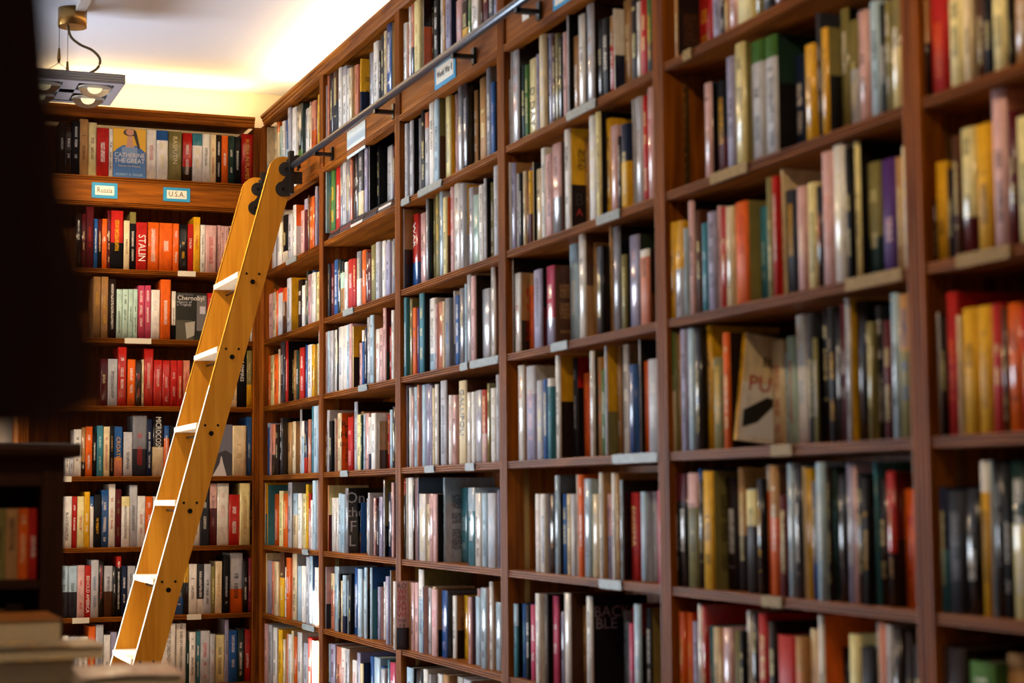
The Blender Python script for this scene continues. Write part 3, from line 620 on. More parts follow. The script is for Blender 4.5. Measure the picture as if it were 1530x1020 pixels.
me = bpy.data.meshes.new('shelved_books'); me.from_pydata(stuffV, [], stuffF); fill_mesh(me, stuffA, stuffUV); me.materials.append(BOOKM)
me.polygons.foreach_set('use_smooth', stuffS)
so_ = bpy.data.objects.new('shelved_books', me); COL.objects.link(so_); so_['kind'] = 'stuff'
tag(so_, 'many smaller upright books filling the far bays of the right wall', 'books')

# cover lettering on boards that face the camera (right-hand board of a book on the right wall)
def cover_text(key, lines):
    q = INDEX.get(key)
    if q is None or not hasattr(q, 'obj'): return
    for txt, ik, size, d, z in lines:
        put_text(q.obj, txt, ik, size, (q.T+.0004, d, z*q.h), (math.pi/2, 0, math.pi/2))
cover_text(('C', 7, 1), [(t, c, z, .026, .93-.085*k) for k, (t, c, z) in enumerate((('RO', 'k', .024), ('WI', 'r', .026), ('BR', 'r', .026), ('SA', 'r', .026), ('TH', 'r', .026), ('WI', 'r', .026), ('THE', 'd', .017), ('19', 'k', .026)))])
cover_text(('B', 6, 7), [('On', 's', .062, .034, .84), ('the', 's', .055, .034, .62), ('F', 's', .062, .024, .40), ('L', 's', .062, .020, .18)])
cover_text(('B', 5, 5), [('R', 'k', .036, .014, .80), ('H', 'k', .036, .014, .62), ('DU', 'k', .022, .014, .46)])
cover_text(('C', 7, 10), [('DA', 'k', .055, .026, .60)])
cover_text(('D', 7, 11), [('BACK', 'g', .042, .062, .84), ('BLE', 'g', .042, .045, .72)])
cover_text(('D', 3, 13), [('B', 'x', .05, .03, .30), ('A', 'r', .03, .03, .18)])
cover_text(('C', 7, 16), [('E', 'y', .03, .018, .58), ('E', 'y', .03, .018, .40)])

# face-out paperbacks on the back bookcase
def face_out(px0, px1, yt, row, name_label, panels, texts, depth=.03):
    base = ROWZ[row]; x0 = on(px0, yt+30, 1, YK+.012)[0]; x1 = on(px1, yt+30, 1, YK+.012)[0]; h = on((px0+px1)/2, yt, 1, YK+.012)[2]-base
    w = x1-x0
    root = empty('paperback', (x0, YK+.012, base)); tag(root, name_label, 'paperback', 'face-out paperbacks on the back bookcase')
    cv = MB().box(0, w, 0, .002, 0, h).build('front_cover', plain('cover_base', panels[0], .35)); cv.parent = root
    pb = MB().box(.002, w-.003, .002, depth-.002, .002, h-.002).build('pages', PAGES); pb.parent = root
    bc = MB().box(0, w, depth-.002, depth, 0, h).build('back_cover', plain('cover_back', panels[0], .4)); bc.parent = root
    for ii, (nm, poly, col) in enumerate(panels[1]):
        o = MB().prism([(a*w, b_*h) for a, b_ in poly], -.0004*(ii+1), 0, lambda u, z, d: (u, d, z)).build(nm, plain('printed_'+nm, col, .4)); o.parent = cv
    for txt, ik, size, u, z in texts: put_text(cv, txt, ik, size, (u*w, -.0030, z*h), (math.pi/2, 0, 0), fit=w*.92)
    return root
el = lambda cx, cz, rx, rz, n=18: [(cx+rx*math.cos(2*math.pi*i/n), cz+rz*math.sin(2*math.pi*i/n)) for i in range(n)]
face_out(169, 218, 192.5, 1, 'face-out paperback with a woman in a blue dress on yellow, top shelf', ('e8b21c', [
    ('printed_dress', [(0, 0), (1, 0), (1, .52), (.86, .60), (.7, .66), (.3, .66), (.12, .58), (0, .5)], '3f6fa8'),
    ('printed_bodice', [(.28, .3), (.72, .3), (.74, .62), (.26, .62)], '7f9cc0'),
    ('printed_neck', [(.36, .62), (.66, .62), (.60, .70), (.58, .86), (.44, .86), (.42, .70)], 'd09a7c'),
    ('printed_hair', el(.51, .925, .2, .074), '22150f'),
    ('printed_face', el(.51, .93, .13, .068), 'c98f72'),
    ('printed_braid', [(.62, .98), (.72, .9), (.78, .72), (.82, .6), (.76, .6), (.68, .76), (.62, .88)], '2a1a12')]),
    [('CATHERINE', 'w', .030, .5, .455), ('THE GREAT', 'w', .030, .5, .34), ('Portrait of a Woman', 'c', .012, .5, .235), ('ROBERT K. MASSIE', 'l', .015, .5, .06)])
face_out(263, 308.5, 437.5, 3, 'face-out dark paperback with white title beside the tall orange spine', ('20241f', [
    ('printed_room', [(.0, .0), (.58, .0), (.58, .3), (.52, .42), (.0, .42)], '4a483c'),
    ('printed_wall', [(.68, .2), (1, .2), (1, .95), (.68, .95)], '6d6a68'),
    ('printed_window', [(.78, .56), (.96, .56), (.96, .72), (.78, .72)], 'c4c2c8'),
    ('printed_chair', [(.35, .02), (.6, .1), (.62, .4), (.3, .36)], 'a9a394')]),
    [('Chernobyl', 'w', .030, .48, .885), ('History of', 's', .017, .26, .80), ('a Tragedy', 's', .017, .26, .745), ('Serhii Plokhy', 'g', .014, .3, .96)])
face_out(314.5, 347, 634, 5, 'face-out paperback showing a pale road under grey sky, right of ladder', ('6f7180', [
    ('printed_hills', [(0, 0), (1, 0), (1, .42), (.7, .5), (.35, .44), (0, .36)], '3b3a40'),
    ('printed_road', [(.1, 0), (.75, 0), (.58, .26), (.52, .38), (.48, .38), (.42, .24)], 'c9c5c6')]), [])

# thin books lying flat under the tall ones of the second bay, second shelf
zf = ROWZ[2]; yy = 6.96; n = 0
for k in range(5):
    w = .15+.03*random.random(); zz = zf
    for j, t in enumerate((.011, .010, .0105)):
        cvr = MB(); L_ = w-.004*j
        cvr.box(0, .19, 0, L_, 0, .0014).box(0, .19, 0, L_, t-.0014, t).box(.0, .0015, 0, L_, .0014, t-.0014)
        o = cvr.build('flat_book', plain('flat_book_cover', random.choice(['1b1b20', '2a2f3c', 'c9c6c0', '15151a', '6b2c2a']), .35)); o.location = (.004+.004*random.random()+.003*j, yy-w, zz)
        p = MB().box(.0015, .186, .003, L_-.003, .0014, t-.0014).build('pages', plain('flat_pages', 'e8e2d6', .8)); p.parent = o
        tag(o, f'thin book lying flat, {("bottom", "middle", "top")[j]} of {ORD[k+1]} flat pile, second shelf of bay nearest corner bay', 'book', 'flat books under the tall row')
        zz += t+.0004
    yy -= w+.012

# leaning books
def lean_book(label, loc, rot, T, D, h, cs, cover, rz=-math.pi/2, group='leaning books on the right wall'):
    q = Book(); q.key, q.row, q.u0, q.T, q.D, q.h, q.cs, q.cover, q.noink = 'X', 0, loc[1], T, D, h, cs, cover, False
    V, Fc, K = book_geo(T, D, h, .003); me = bpy.data.meshes.new('book'); me.from_pydata(V, [], Fc); uvs = []
    for f, k in zip(Fc, K): uvs += face_uv(V, f, k, T, D)
    fill_mesh(me, attrs(q, K), uvs); me.materials.append(BOOKM)
    o = bpy.data.objects.new('book', me); COL.objects.link(o); o.location = loc
    o.rotation_euler = (Matrix.Rotation(rz, 3, 'Z') @ Matrix.Rotation(rot[1], 3, 'Y') @ Matrix.Rotation(rot[0], 3, 'X')).to_euler()
    PV, PF = page_geo(T, D, h, .003); pm = bpy.data.meshes.new('pages'); pm.from_pydata(PV, [], PF); pm.materials.append(PAGES)
    po = bpy.data.objects.new('pages', pm); COL.objects.link(po); po.parent = o
    tag(o, label, 'book', group); return o
lb = lean_book('cream book with red cover title leaning back in a gap, fifth bay from corner', (.014, 3.5252, ROWZ[5]+.0195), (-.12, 0), .018, .155, .245, 'y', 'c/w45')
for k_, (nm_, poly_, c_) in enumerate((('printed_snow', [(.012, .012), (.15, .012), (.15, .115), (.09, .1), (.04, .045)], 'e2e4ea'), ('printed_rock', [(.012, .03), (.05, .045), (.1, .1), (.07, .105), (.012, .07)], '16150f'))):
    MB().prism(poly_, .018, .0182+.0001*k_, lambda d, z, u: (u, d, z)).build(nm_, plain('cover_'+nm_, c_, .4), lb)
for txt, ik, size, d, z in (('PUST', 'r', .05, .075, .56), ('BUST', 'x', .03, .085, .78)): put_text(lb, txt, ik, size, (.0184, d, .235*z), (math.pi/2, 0, math.pi/2))
lean_book('thin blue book leaning sideways against white spines, sixth shelf, second bay from corner', (.06, 6.6935, ROWZ[6]+.0012), (0, .13), .008, .09, .2, 'b/m60', 'b')

# ---------------------------------------------------------------- paper tags on the shelf edges
TAGS = [('A', 2, 428, 443), ('A', 6, 452, 461), ('A', 7, 452, 470), ('B', 3, 513, 528), ('B', 4, 536, 549), ('B', 5, 509, 520), ('C', 2, 600, 612), ('C', 2, 625, 660), ('C', 4, 688, 699), ('C', 4, 703, 745),
        ('C', 5, 635, 649), ('C', 5, 696, 709), ('D', 2, 847, 890), ('D', 3, 892, 926), ('D', 4, 824, 848), ('D', 5, 916, 983), ('D', 6, 896, 929), ('E', 2, 1021, 1033), ('E', 3, 1062, 1117), ('E', 4, 1264, 1348),
        ('E', 5, 1153, 1184), ('E', 6, 1139, 1169), ('F', 4, 1430, 1510), ('K', 2, 263, 290), ('K', 3, 184, 224), ('K', 5, 93, 107), ('K', 7, 111, 136), ('K', 7, 281, 302)]
cnt = {}
TAGM = {'K': plain('cream_label_paper', 'd5cdb8', .5), 'E': plain('yellowed_tape', '94794a', .6, noise=.4, nscale=70, spec=.1), 'C': plain('clear_tape_over_paper', '868d8c', .5, noise=.45, nscale=80, spec=.15)}
for key, row, x0, x1 in TAGS:
    z0 = SH[row]; cnt[(key, row)] = cnt.get((key, row), 0)+1; two = sum(1 for t in TAGS if t[:2] == (key, row)) > 1
    if key == 'K':
        yv = 760; a = on(x0, 700, 1, YK)[0]; b = on(x1, 700, 1, YK)[0]
        c = MB().box(a, b, YK-.004, YK-.0005, z0-.002, z0+ST+.001)
    else:
        def ye(px):
            y = 500.
            for _ in range(4):
                p = on(px, y, 0, -.002); X = np.array([-.002, p[1], z0+.01])-CAM; y = 510-FPX*(X@UP)/(X@FW)
            return on(px, y, 0, -.002)[1]
        a, b = ye(x0), ye(x1)
        c = MB()
        nn = max(1, int((a-b)/.05)); st = (a-b)/nn
        # crumpled clear tape over a paper slip
        def fn(u, v): return (-.003-.0025*abs(math.sin(9*u*nn+3*v)), a+(b-a)*u, z0-.001+(ST+.002)*v)
        c.grid(fn, 4*nn+2, 4)
        c.grid(lambda u, v: (-.0005, a+(b-a)*u, z0-.001+(ST+.002)*v), 1, 1)
    o = c.build('shelf_tag', TAGM['K' if key == 'K' else 'E' if key in 'EF' else 'C'])
    side = ('left ' if cnt[(key, row)] == 1 else 'right ') if two else ''
    tag(o, f'{side}white paper tag taped on the {ORD[row-ROW1[key]+1]} visible shelf edge, {BAYNAME[key]}', 'tag', 'paper tags on shelf edges')

# ---------------------------------------------------------------- section cards on the fascia boards
def card_R(px0, px1, z0, z1, label, txt=None, border=BLUEP, inner=CREAMP):
    a = on(px0, 150, 0, 0.); zc = (z0+z1)/2
    def ye(px):
        y = 200.
        for _ in range(5):
            p = on(px, y, 0, .002); X = np.array([.002, p[1], zc])-CAM; y = 510-FPX*(X@UP)/(X@FW)
        return on(px, y, 0, .002)[1]
    ya, yb_ = ye(px0), ye(px1); w = ya-yb_
    root = MB().box(.0005, .0035, yb_, ya, z0, z1).build('section_card', border); tag(root, label, 'card', 'section cards on the fascia boards')
    if inner: child(MB().box(-.0006, .0005, yb_+w*.09, ya-w*.09, z0+.014, z1-.014).build('paper', inner), root)
    if txt:
        me = text_mesh(txt, .034); me.materials.append(INKM); o = bpy.data.objects.new('lettering', me); COL.objects.link(o)
        wt = max(v.co.x for v in me.vertices)*2
        for v in me.vertices: v.co.x *= w*.72/wt
        o.parent = root; o.location = (-.0012, (ya+yb_)/2, zc); o.rotation_euler = (math.pi/2, 0, -math.pi/2)
    return root
card_R(650, 681, 2.828, 2.914, 'cyan-bordered white section card below the rail in the third bay', 'World War II')
card_R(827, 858, 2.822, 2.914, 'cyan-bordered section card cut by the top of the photo', None)
card_R(519, 546, 2.79, 2.90, 'plain pale blue card hanging under the rail in the second bay', None, PALEBLUE, None)
card_R(428, 443, 2.822, 2.86, 'small light blue card behind the ladder hook, corner bay', None, PALEBLUE, None)
o = MB().box(.0005, .003, on(790, 30, 0, 0)[1], on(780, 30, 0, 0)[1], 2.857, 2.883).build('sticker', WHITEP); tag(o, 'small square white sticker on the fascia of the fourth bay', 'sticker')
def card_K(px0, px1, py0, py1, label, txt):
    a = on(px0, (py0+py1)/2, 1, YK); b = on(px1, (py0+py1)/2, 1, YK); z1 = on((px0+px1)/2, py0, 1, YK)[2]; z0 = on((px0+px1)/2, py1, 1, YK)[2]
    root = MB().box(a[0], b[0], YK-.001, YK+.0035, z0, z1).build('section_card', BLUEP); tag(root, label, 'card', 'section cards on the fascia boards')
    w, h = b[0]-a[0], z1-z0
    child(MB().box(a[0]+w*.13, b[0]-w*.13, YK-.002, YK-.001, z0+h*.2, z1-h*.2).build('paper', CREAMP), root)
    me = text_mesh(txt, .036); me.materials.append(INKM); o = bpy.data.objects.new('lettering', me); COL.objects.link(o)
    wt = max(v.co.x for v in me.vertices)*2
    for v in me.vertices: v.co.x *= w*.6/wt
    o.parent = root; o.location = ((a[0]+b[0])/2, YK-.0024, (z0+z1)/2); o.rotation_euler = (math.pi/2, 0, 0)
card_K(137, 175.5, 273, 296, 'cyan-bordered card lettered with a country, under the woman-in-blue book', 'Russia')
card_K(244, 284, 280.5, 301, 'cyan-bordered card with dotted capital letters nearest the ladder', 'U.S.A.')

# ---------------------------------------------------------------- ladder rail
RX, RZ, RR = -.07, 2.868, .0135
root = empty('ladder_rail', (RX, 4.8, RZ)); tag(root, 'long blue-grey steel tube rail running along the bookcase fascias', 'rail')
child(MB().tube([(RX, 8.02, RZ), (RX, 1.4, RZ)], RR, 20).build('tube', RAILM), root)
for px, py in ((493, 225), (584.5, 160), (704, 82), (801, 13), (930, -80), (1100, -200)):
    y = on(px, py, 0, -.01)[1]
    br = MB(); br.box(-.006, .004, y-.012, y+.012, RZ-.042, RZ+.012); br.box(RX, -.006, y-.010, y+.010, RZ-.026, RZ-.012); br.box(RX-.006, RX+.006, y-.01, y+.01, RZ-.026, RZ-.008)
    child(br.build('rail_bracket', BLACKM), root)

# ---------------------------------------------------------------- ladder
Y1, Y2, TH = 7.263, 7.812, .026
KX = .268; DIRX, DIRZ = -KX/math.hypot(KX, 1), -1/math.hypot(KX, 1)       # down the stile
def lx(z): return -.2953-(2.3763-z)*KX                                    # room-side edge of the stiles
SW = .110
root = empty('library_ladder', (-.8, (Y1+Y2)/2, 0)); tag(root, 'maple rolling library ladder leaning on the rail, treads coloured as brightly lit', 'ladder')
def stile(y0):
    top = 2.905
    pts = []
    # rounded top: arc from the room-side edge over to the wall-side edge
    ax = lx(top-.06); cx, cz = ax+.062, top-.062
    pts.append((lx(0), 0.)); 
    for i in range(9):
        a = math.radians(165-75*i/8); pts.append((cx+.064*math.cos(a), cz+.064*math.sin(a)))
    pts.append((-.085, top)); pts.append((-.085, 2.735)); pts.append((lx(2.70)+SW, 2.70)); pts.append((lx(0)+SW, 0.))
    return MB().prism(pts, y0, y0+TH, lambda x, z, y: (x, y, z))
for y0, face in ((Y1, Y1), (Y2-TH, Y2-TH)):
    st = child(stile(y0).build('stile', MAPLE), root)
    # front edge strip, window light put into its pale colour
    eb = MB().prism([(lx(0)-.0025, 0.), (lx(2.83)-.0025, 2.83), (lx(2.83), 2.83), (lx(0), 0.)], y0, y0+TH, lambda x, z, y: (x, y, z))
    child(eb.build('painted_lit_edge', LITMAPLE), st)
    # black hook plate with two round lobes and a rail hook
    pl = MB(); yo = y0-.006
    prof = []
    for i in range(15):
        a = math.radians(70+200*i/14); prof.append((-.100+.031*math.cos(a), 2.852+.031*math.sin(a)))
    for i in range(15):
        a = math.radians(100+190*i/14); prof.append((-.112+.033*math.cos(a), 2.765+.033*math.sin(a)))
    prof += [(-.082, 2.735), (-.082, 2.90)]
    pl.prism(prof, yo, y0, lambda x, z, y: (x, y, z))
    pl.box(-.088, -.068, yo-.016, yo+.02, 2.745, 2.93)
    hk = MB()
    for i in range(10):
        a0, a1 = math.radians(200-24*i), math.radians(200-24*(i+1))
    pth = [(RX+.030*math.cos(math.radians(a)), y0+.004, RZ+.030*math.sin(math.radians(a))) for a in range(215, -60, -25)]
    pl.tube(pth, .009, 8)
    pl.cyl((-.052, y0-.012, RZ+.03), (-.052, y0+.022, RZ+.03), .017, 16)
    pl.box(-.075, -.03, yo-.008, yo+.01, 2.79, 2.842)
    hp = child(pl.build('hook_plate', BLACKM), root)
    for bx_, bz_ in ((-.100, 2.852), (-.112, 2.765)):
        child(MB().cyl((bx_, yo-.004, bz_), (bx_, yo, bz_), .007, 12).build('bolt', BOLT), hp)
zs = [2.373-.3214*k for k in range(8)]
for k, zb in enumerate(zs):
    if zb < .1: continue
    zt = zb+.034                      # tread top
    xa = lx(zt)-.012
    t = MB(); prof = [(xa, zt-.024), (xa-.002, zt-.02), (xa-.002, zt-.004), (xa+.002, zt), (xa+SW-.002, zt), (xa+SW-.002, zt-.024)]
    t.prism(prof, Y1+TH, Y2-TH, lambda x, z, y: (x, y, z))
    tr = child(t.build('tread', LITMAPLE), root)  # whitened as if lit, brightness is in the colour
    child(MB().cyl((lx(zb)+.055, Y1+.002, zb-.012), (lx(zb)+.055, Y2-.002, zb-.012), .005, 10).build('tie_rod', BOLT), tr)
    for y in (Y1,):
        child(MB().cyl((lx(zb)+.055, y-.002, zb-.012), (lx(zb)+.055, y+.002, zb-.012), .0105, 14).build('bolt', BOLT), tr)
        for dx in (-.026, .028):
            child(MB().cyl((lx(zb)+.055+dx, y-.0015, zb+.022), (lx(zb)+.055+dx, y+.002, zb+.022), .0055, 12).build('bolt', BOLT), tr)
for y0 in (Y1, Y2-TH):
    child(MB().box(lx(0)-.004, lx(0)+SW+.004, y0-.004, y0+TH+.004, 0, .03).build('rubber_foot', BLACKM), root)

# ---------------------------------------------------------------- pendant lamp
def pendant(cx, cy, label, watts, on_=True):
    root = empty('pendant_lamp', (cx, cy, CZ)); tag(root, label, 'lamp', 'square four-spot pendant lamps')
    P = lambda mb, nm, mt, par=root: child(mb.build(nm, mt), par)
    P(MB().cyl((cx+.02, cy, CZ-.075), (cx+.02, cy, CZ), .058, 32), 'canopy', BRASS)
    zf = 3.105; hw = .205; zt = zf+.04
    fr = MB()
    fr.box(cx-hw, cx+hw, cy-hw, cy-hw+.035, zf, zt).box(cx-hw, cx+hw, cy+hw-.035, cy+hw, zf, zt)
    fr.box(cx-hw, cx-hw+.035, cy-hw+.035, cy+hw-.035, zf, zt).box(cx+hw-.035, cx+hw, cy-hw+.035, cy+hw-.035, zf, zt)
    fr.box(cx-.03, cx+.03, cy-hw+.035, cy+hw-.035, zf+.004, zt).box(cx-hw+.035, cx+hw-.035, cy-.03, cy+.03, zf+.004, zt)
    f = P(fr, 'frame', ALUD)
    rid = MB()
    for dz in (.008, .018, .028): rid.box(cx-hw-.002, cx+hw+.002, cy-hw-.002, cy-hw, zf+dz, zf+dz+.005)
    P(rid, 'side_ridges', ALU, f)
    P(MB().box(cx-hw+.01, cx+hw-.01, cy-hw+.01, cy+hw-.01, zt-.004, zt), 'top_plate', ALUD)
    for sx in (-1, 1):
        for sy in (-1, 1):
            px, py = cx+sx*.1, cy+sy*.1
            h = MB()
            n = 24; rings = [(.066, 0), (.066, .006), (.058, .008), (.045, .03), (.02, .045)]
            for j, (r, dz) in enumerate(rings):
                pass
            h.tube([(px, py-.0, zf+.001), (px, py+.006, zf+.012), (px+.002, py+.012, zf+.032)], [.062, .055, .02], 24)
            hd = P(h, 'spot_head', CHROME)
            P(MB().tube([(px, py, zf-.001), (px, py, zf+.004)], [.066, .066], 28), 'trim_ring', ALU, hd)
            P(MB().tube([(px, py-.004, zf-.004), (px, py, zf+.002)], [.028, .03], 20), 'bulb', plain('lamp_glass', 'f2e2b0', .2, emis=.5 if on_ else 0), hd)
    for dx, dy, zk in ((-.035, -.03, .10), (.005, .02, .06)):
        P(MB().tube([(cx+dx, cy+dy, CZ-.07), (cx+dx, cy+dy, zt+zk)], .0012, 6), 'cable', BOLT)
        P(MB().tube([(cx+dx, cy+dy, zt+zk+.03), (cx+dx, cy+dy, zt+zk-.012), (cx+dx, cy+dy, zt+zk-.03)], [.004, .008, .004], 10), 'cable_grip', BRASS)
        for s_ in (-1, 1): P(MB().tube([(cx+dx, cy+dy, zt+zk-.03), (cx+dx+s_*.09, cy+dy, zt+.004)], .001, 6), 'cable', BOLT)
    for dx in (-.08, .09): P(MB().tube([(cx+dx, cy-.1, zt), (cx+dx, cy-.1, zt+.018)], [.018, .01], 12), 'cable_anchor', BOLT)
    c = []
    ctrl = [(-.0, CZ-.075), (.012, CZ-.12), (.05, CZ-.15), (.10, CZ-.17), (.13, CZ-.205), (.118, CZ-.245), (.07, CZ-.275), (.03, zt)]
    for i in range(len(ctrl)-1):
        p0, p1, p2, p3 = ctrl[max(i-1, 0)], ctrl[i], ctrl[i+1], ctrl[min(i+2, len(ctrl)-1)]
        for j in range(6):
            t = j/6
            c.append(tuple(.5*((2*p1[k])+(-p0[k]+p2[k])*t+(2*p0[k]-5*p1[k]+4*p2[k]-p3[k])*t*t+(-p0[k]+3*p1[k]-3*p2[k]+p3[k])*t**3) for k in (0, 1)))
    c.append(ctrl[-1])
    P(MB().tube([(cx+a, cy-.02, b) for a, b in c], .0055, 8), 'power_cord', CORD)
    sp = light('pendant_bulbs', 'SPOT', (cx, cy, zf-.012), (0, 0, 0), watts, (1, .72, .42), spot_size=2.98, spot_blend=.12, shadow_soft_size=.05)
    return root
pendant(-1.03, 7.20, 'grey square four-spot lamp hanging from the ceiling by two cables', 62)
o = MB().box(-1.005, -.965, 1.0, 7.14, CZ-.022, CZ-.0005).build('cable_trunking', plain('white_trunking', 'c9c9cc', .6)); tag(o, 'white cable trunking on the ceiling above the hanging lamp', 'trunking')
pendant(-1.03, 2.4, 'added unseen four-spot pendant lamp above the frame, warm fill for the near bays', 44)  # lamp added out of view as warm fill for the dim near bays

# LED strip on top of the cases
EM = plain('led_strip_glow', 'ffc878', .5, emis=6)
o = MB().box(.075, .125, 1.7, 8.1, TOPZ1, TOPZ1+.012).build('led_strip', EM); tag(o, 'warm LED strip glowing along the top of the right bookcases', 'light strip', 'LED strips above the bookcases')
o = MB().box(-1.2, -.02, 8.25, 8.30, TOPZ1, TOPZ1+.012).build('led_strip', EM); tag(o, 'warm LED strip glowing on top of the back bookcase', 'light strip', 'LED strips above the bookcases')

# ---------------------------------------------------------------- low dark bookcase at the left
lx1 = -1.405; ly = 4.0; lz = 1.555; lw = .95; ld = .30
root = empty('low_bookcase', (lx1-lw/2, ly+ld/2, 0)); tag(root, 'low dark-stained bookcase with rounded top ledge at the left', 'bookcase')
P = lambda mb, nm, mt: child(mb.build(nm, mt), root)
tp = [(ly-.03, lz-.012), (ly-.038, lz-.006), (ly-.04, lz+.004), (ly-.036, lz+.014), (ly-.026, lz+.018), (ly+ld, lz+.018), (ly+ld, lz-.012)]
P(MB().prism(tp, lx1-lw-.03, lx1+.03, lambda y, z, x: (x, y, z)), 'top_ledge', DARKWX)
P(MB().box(lx1-.05, lx1, ly, ly+ld, 0, lz-.012), 'side_panel', DARKW)
P(MB().box(lx1-lw, lx1-lw+.05, ly, ly+ld, 0, lz-.012), 'side_panel', DARKW)
P(MB().box(lx1-lw+.05, lx1-.05, ly+.004, ly+.028, lz-.075, lz-.012), 'frieze', DARKWX)
P(MB().box(lx1-lw+.05, lx1-.05, ly+ld-.012, ly+ld, 0, lz-.012), 'back_panel', DARKW)
for z in (1.275, .98, .68, .36, .06): P(MB().box(lx1-lw+.05, lx1-.05, ly+.006, ly+ld-.012, z-.02, z), 'shelf', DARKWX)
xx = lx1-.053
for i, (T, h, cs, z0) in enumerate(((.020, .155, 'r.w', 1.275), (.021, .155, 'o.c', 1.275), (.026, .155, 't.k', 1.275), (.028, .155, 'f.k', 1.275), (.03, .16, 'z.i', 1.275), (.03, .15, 'm.i', 1.275), (.034, .16, 'x.i', 1.275),
                                    (.03, .20, 'm.w', .98), (.034, .24, 'x.t', .98), (.04, .23, 'z.i', .98), (.03, .22, 'm.i', .98), (.04, .24, 'k.i', .98))):
    if i == 7: xx = lx1-.053
    q = Book(); q.key, q.row, q.u0, q.T, q.D, q.h, q.cs, q.cover, q.noink = 'L', i, xx, T, .13, h, cs, cs.split('.')[0], False
    V, Fc, K = book_geo(T, .13, h, .002); me = bpy.data.meshes.new('book'); me.from_pydata(V, [], Fc); uvs = []
    for f, k in zip(Fc, K): uvs += face_uv(V, f, k, T, .13)
    fill_mesh(me, attrs(q, K), uvs); me.materials.append(BOOKM); xx -= T+.001
    o = bpy.data.objects.new('book', me); COL.objects.link(o); o.location = (xx, ly+.03, z0)
    PV, PF = page_geo(T, .13, h, .002); pm = bpy.data.meshes.new('pages'); pm.from_pydata(PV, [], PF); pm.materials.append(PAGES)
    po = bpy.data.objects.new('pages', pm); COL.objects.link(po); po.parent = o
    n = i+1 if i < 7 else i-6
    a, b, _, _ = parse(cs)
    tag(o, f'{CNAME[a]} book, {ORD[n]} from right on {"upper" if i < 7 else "lower"} shelf of low dark bookcase', 'book', 'books in the low dark bookcase')

# ---------------------------------------------------------------- table with lying books, front left
root = empty('display_table', (-1.75, 3.5, 0)); tag(root, 'wooden display table under the lying books at lower left', 'table')
child(MB().box(-2.3, -1.22, 3.04, 3.94, .93, .97).build('table_top', DARKWX), root)
for a in (-2.26, -1.30):
    for b in (3.08, 3.84): child(MB().box(a, a+.06, b, b+.06, 0, .93).build('leg', DARKW), root)
def print_mat(name, cols, scale):
    m, nt, b = newmat(name); tc = nt.nodes.new('ShaderNodeTexCoord'); n = nt.nodes.new('ShaderNodeTexNoise'); n.inputs['Scale'].default_value = scale; n.inputs['Detail'].default_value = 3; n.inputs['Distortion'].default_value = 1.2
    r = nt.nodes.new('ShaderNodeValToRGB'); r.color_ramp.interpolation = 'LINEAR'
    while len(r.color_ramp.elements) < len(cols): r.color_ramp.elements.new(.5)
    for i, c in enumerate(cols): r.color_ramp.elements[i].position = .25+.5*i/(len(cols)-1); r.color_ramp.elements[i].color = (*lin(c), 1)
    nt.links.new(tc.outputs['Object'], n.inputs['Vector']); nt.links.new(n.outputs['Fac'], r.inputs[0]); nt.links.new(r.outputs[0], b.inputs['Base Color']); b.inputs['Roughness'].default_value = .3
    return m
def lying(label, x0, x1, y0, y1, z0, t, cov, curl=0., rz=0.):
    w, l = x1-x0, y1-y0
    root = empty('lying_book', ((x0+x1)/2, (y0+y1)/2, z0)); root.rotation_euler = (0, 0, rz); tag(root, label, 'book', 'books lying on the table')
    pg = MB().box(-w/2+.004, w/2-.004, -l/2+.004, l/2-.004, .002, t-.002).build('pages', PAGES); pg.parent = root
    bk = MB().box(-w/2, w/2, -l/2, l/2, 0, .002).build('back_cover', cov); bk.parent = root
    def top(u, v): 
        x, y = (u-.5)*w, (v-.5)*l
        return (x, y, t-.002+.002+curl*(math.sin(u*3.1)*.6*(.6+.4*math.sin(v*4))+(.9 if u > .86 else 0)*(u-.86)))
    tm = MB().grid(top, 18, 10); 
    tm.grid(lambda u, v: tuple(c-(.002 if i == 2 else 0) for i, c in enumerate(top(u, v))), 18, 10)
    tc_ = tm.build('front_cover', cov, fix=False); tc_.parent = root
    return root
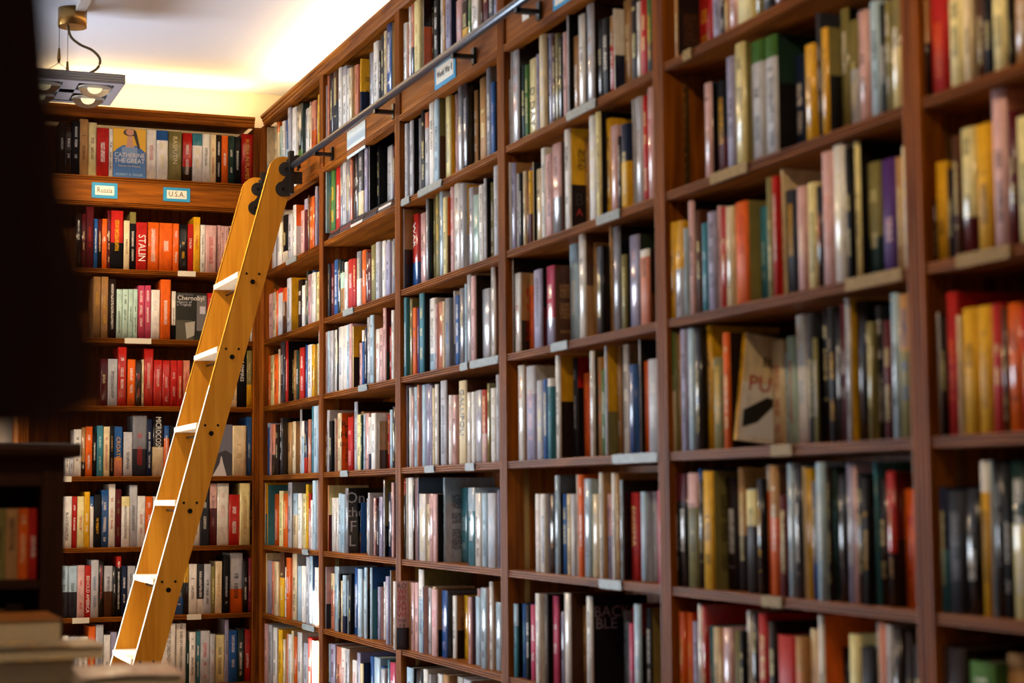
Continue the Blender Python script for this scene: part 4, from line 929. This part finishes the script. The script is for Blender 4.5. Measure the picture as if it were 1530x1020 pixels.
CV1 = print_mat('printed_cover_orange_brown', ['7a3d12', 'b5702c', '8a4a1a'], 5)
CV2 = print_mat('printed_cover_map', ['2b2a2c', '6b5a48', 'c99a3a', '4f6a70', 'd5c4a6'], 30)
CV3 = print_mat('printed_cover_collage', ['4a3226', 'cdbd9c', 'e6d8be', 'b8603e', '8b9478', 'efdfb8'], 40)
def pile(n, total, nm, x0, x1, y0, y1, cov):
    t = total/n; z = .97
    for i in range(n): lying(f'{("lowest", "second", "third", "fourth")[i]} book of the pile under the {nm}', x0, x1, y0, y1, z, t-.002, cov); z += t
    return z
z = pile(4, .195, 'thick tan-edged book', -1.80, -1.47, 3.64, 3.88, CV1)
lying('thick tan-edged book lying behind the printed covers at lower left', -1.80, -1.452, 3.62, 3.90, z, 1.211-z, CV1)
z = pile(4, .18, 'dark map-like cover', -1.76, -1.45, 3.42, 3.59, CV2)
lying('book with dark map-like printed cover lying on the table pile', -1.78, -1.40, 3.40, 3.60, z, 1.172-z, CV2, .010)
z = pile(4, .15, 'collage cover', -1.47, -1.31, 3.14, 3.35, CV3)
lying('book with curled colourful collage cover nearest the viewer at lower left', -1.475, -1.298, 3.12, 3.36, z, 1.140-z, CV3, .014, rz=-.06)

# ---------------------------------------------------------------- dark drape very close to the lens, left
DR = plain('dark_brown_cloth', '33190e', .95, noise=.3, nscale=30)
dy = .72
def drp(px, py, d): 
    r = ray(px, py); return CAM + r*(d/(r@FW))
edge_px = [(-260, 66), (0, 78), (120, 86), (220, 96), (310, 112), (400, 132), (480, 146), (560, 152), (612, 148), (640, 120), (655, 70)]
def dfn(u, v):
    py = -260+915*v
    ex = np.interp(py, [a for a, b in edge_px], [b for a, b in edge_px])
    px = -420+(ex+420)*u
    p = drp(px, py, .70)
    return (p[0], p[1]+.012*math.sin(u*16+v*2), p[2])
dm = MB().grid(dfn, 40, 40)
dm.grid(lambda u, v: tuple(np.array(dfn(u, v))+np.array([0, .012, 0])), 40, 40)
o = dm.build('drape', DR); tag(o, 'dark brown out-of-focus drape hanging in the left foreground', 'drape')
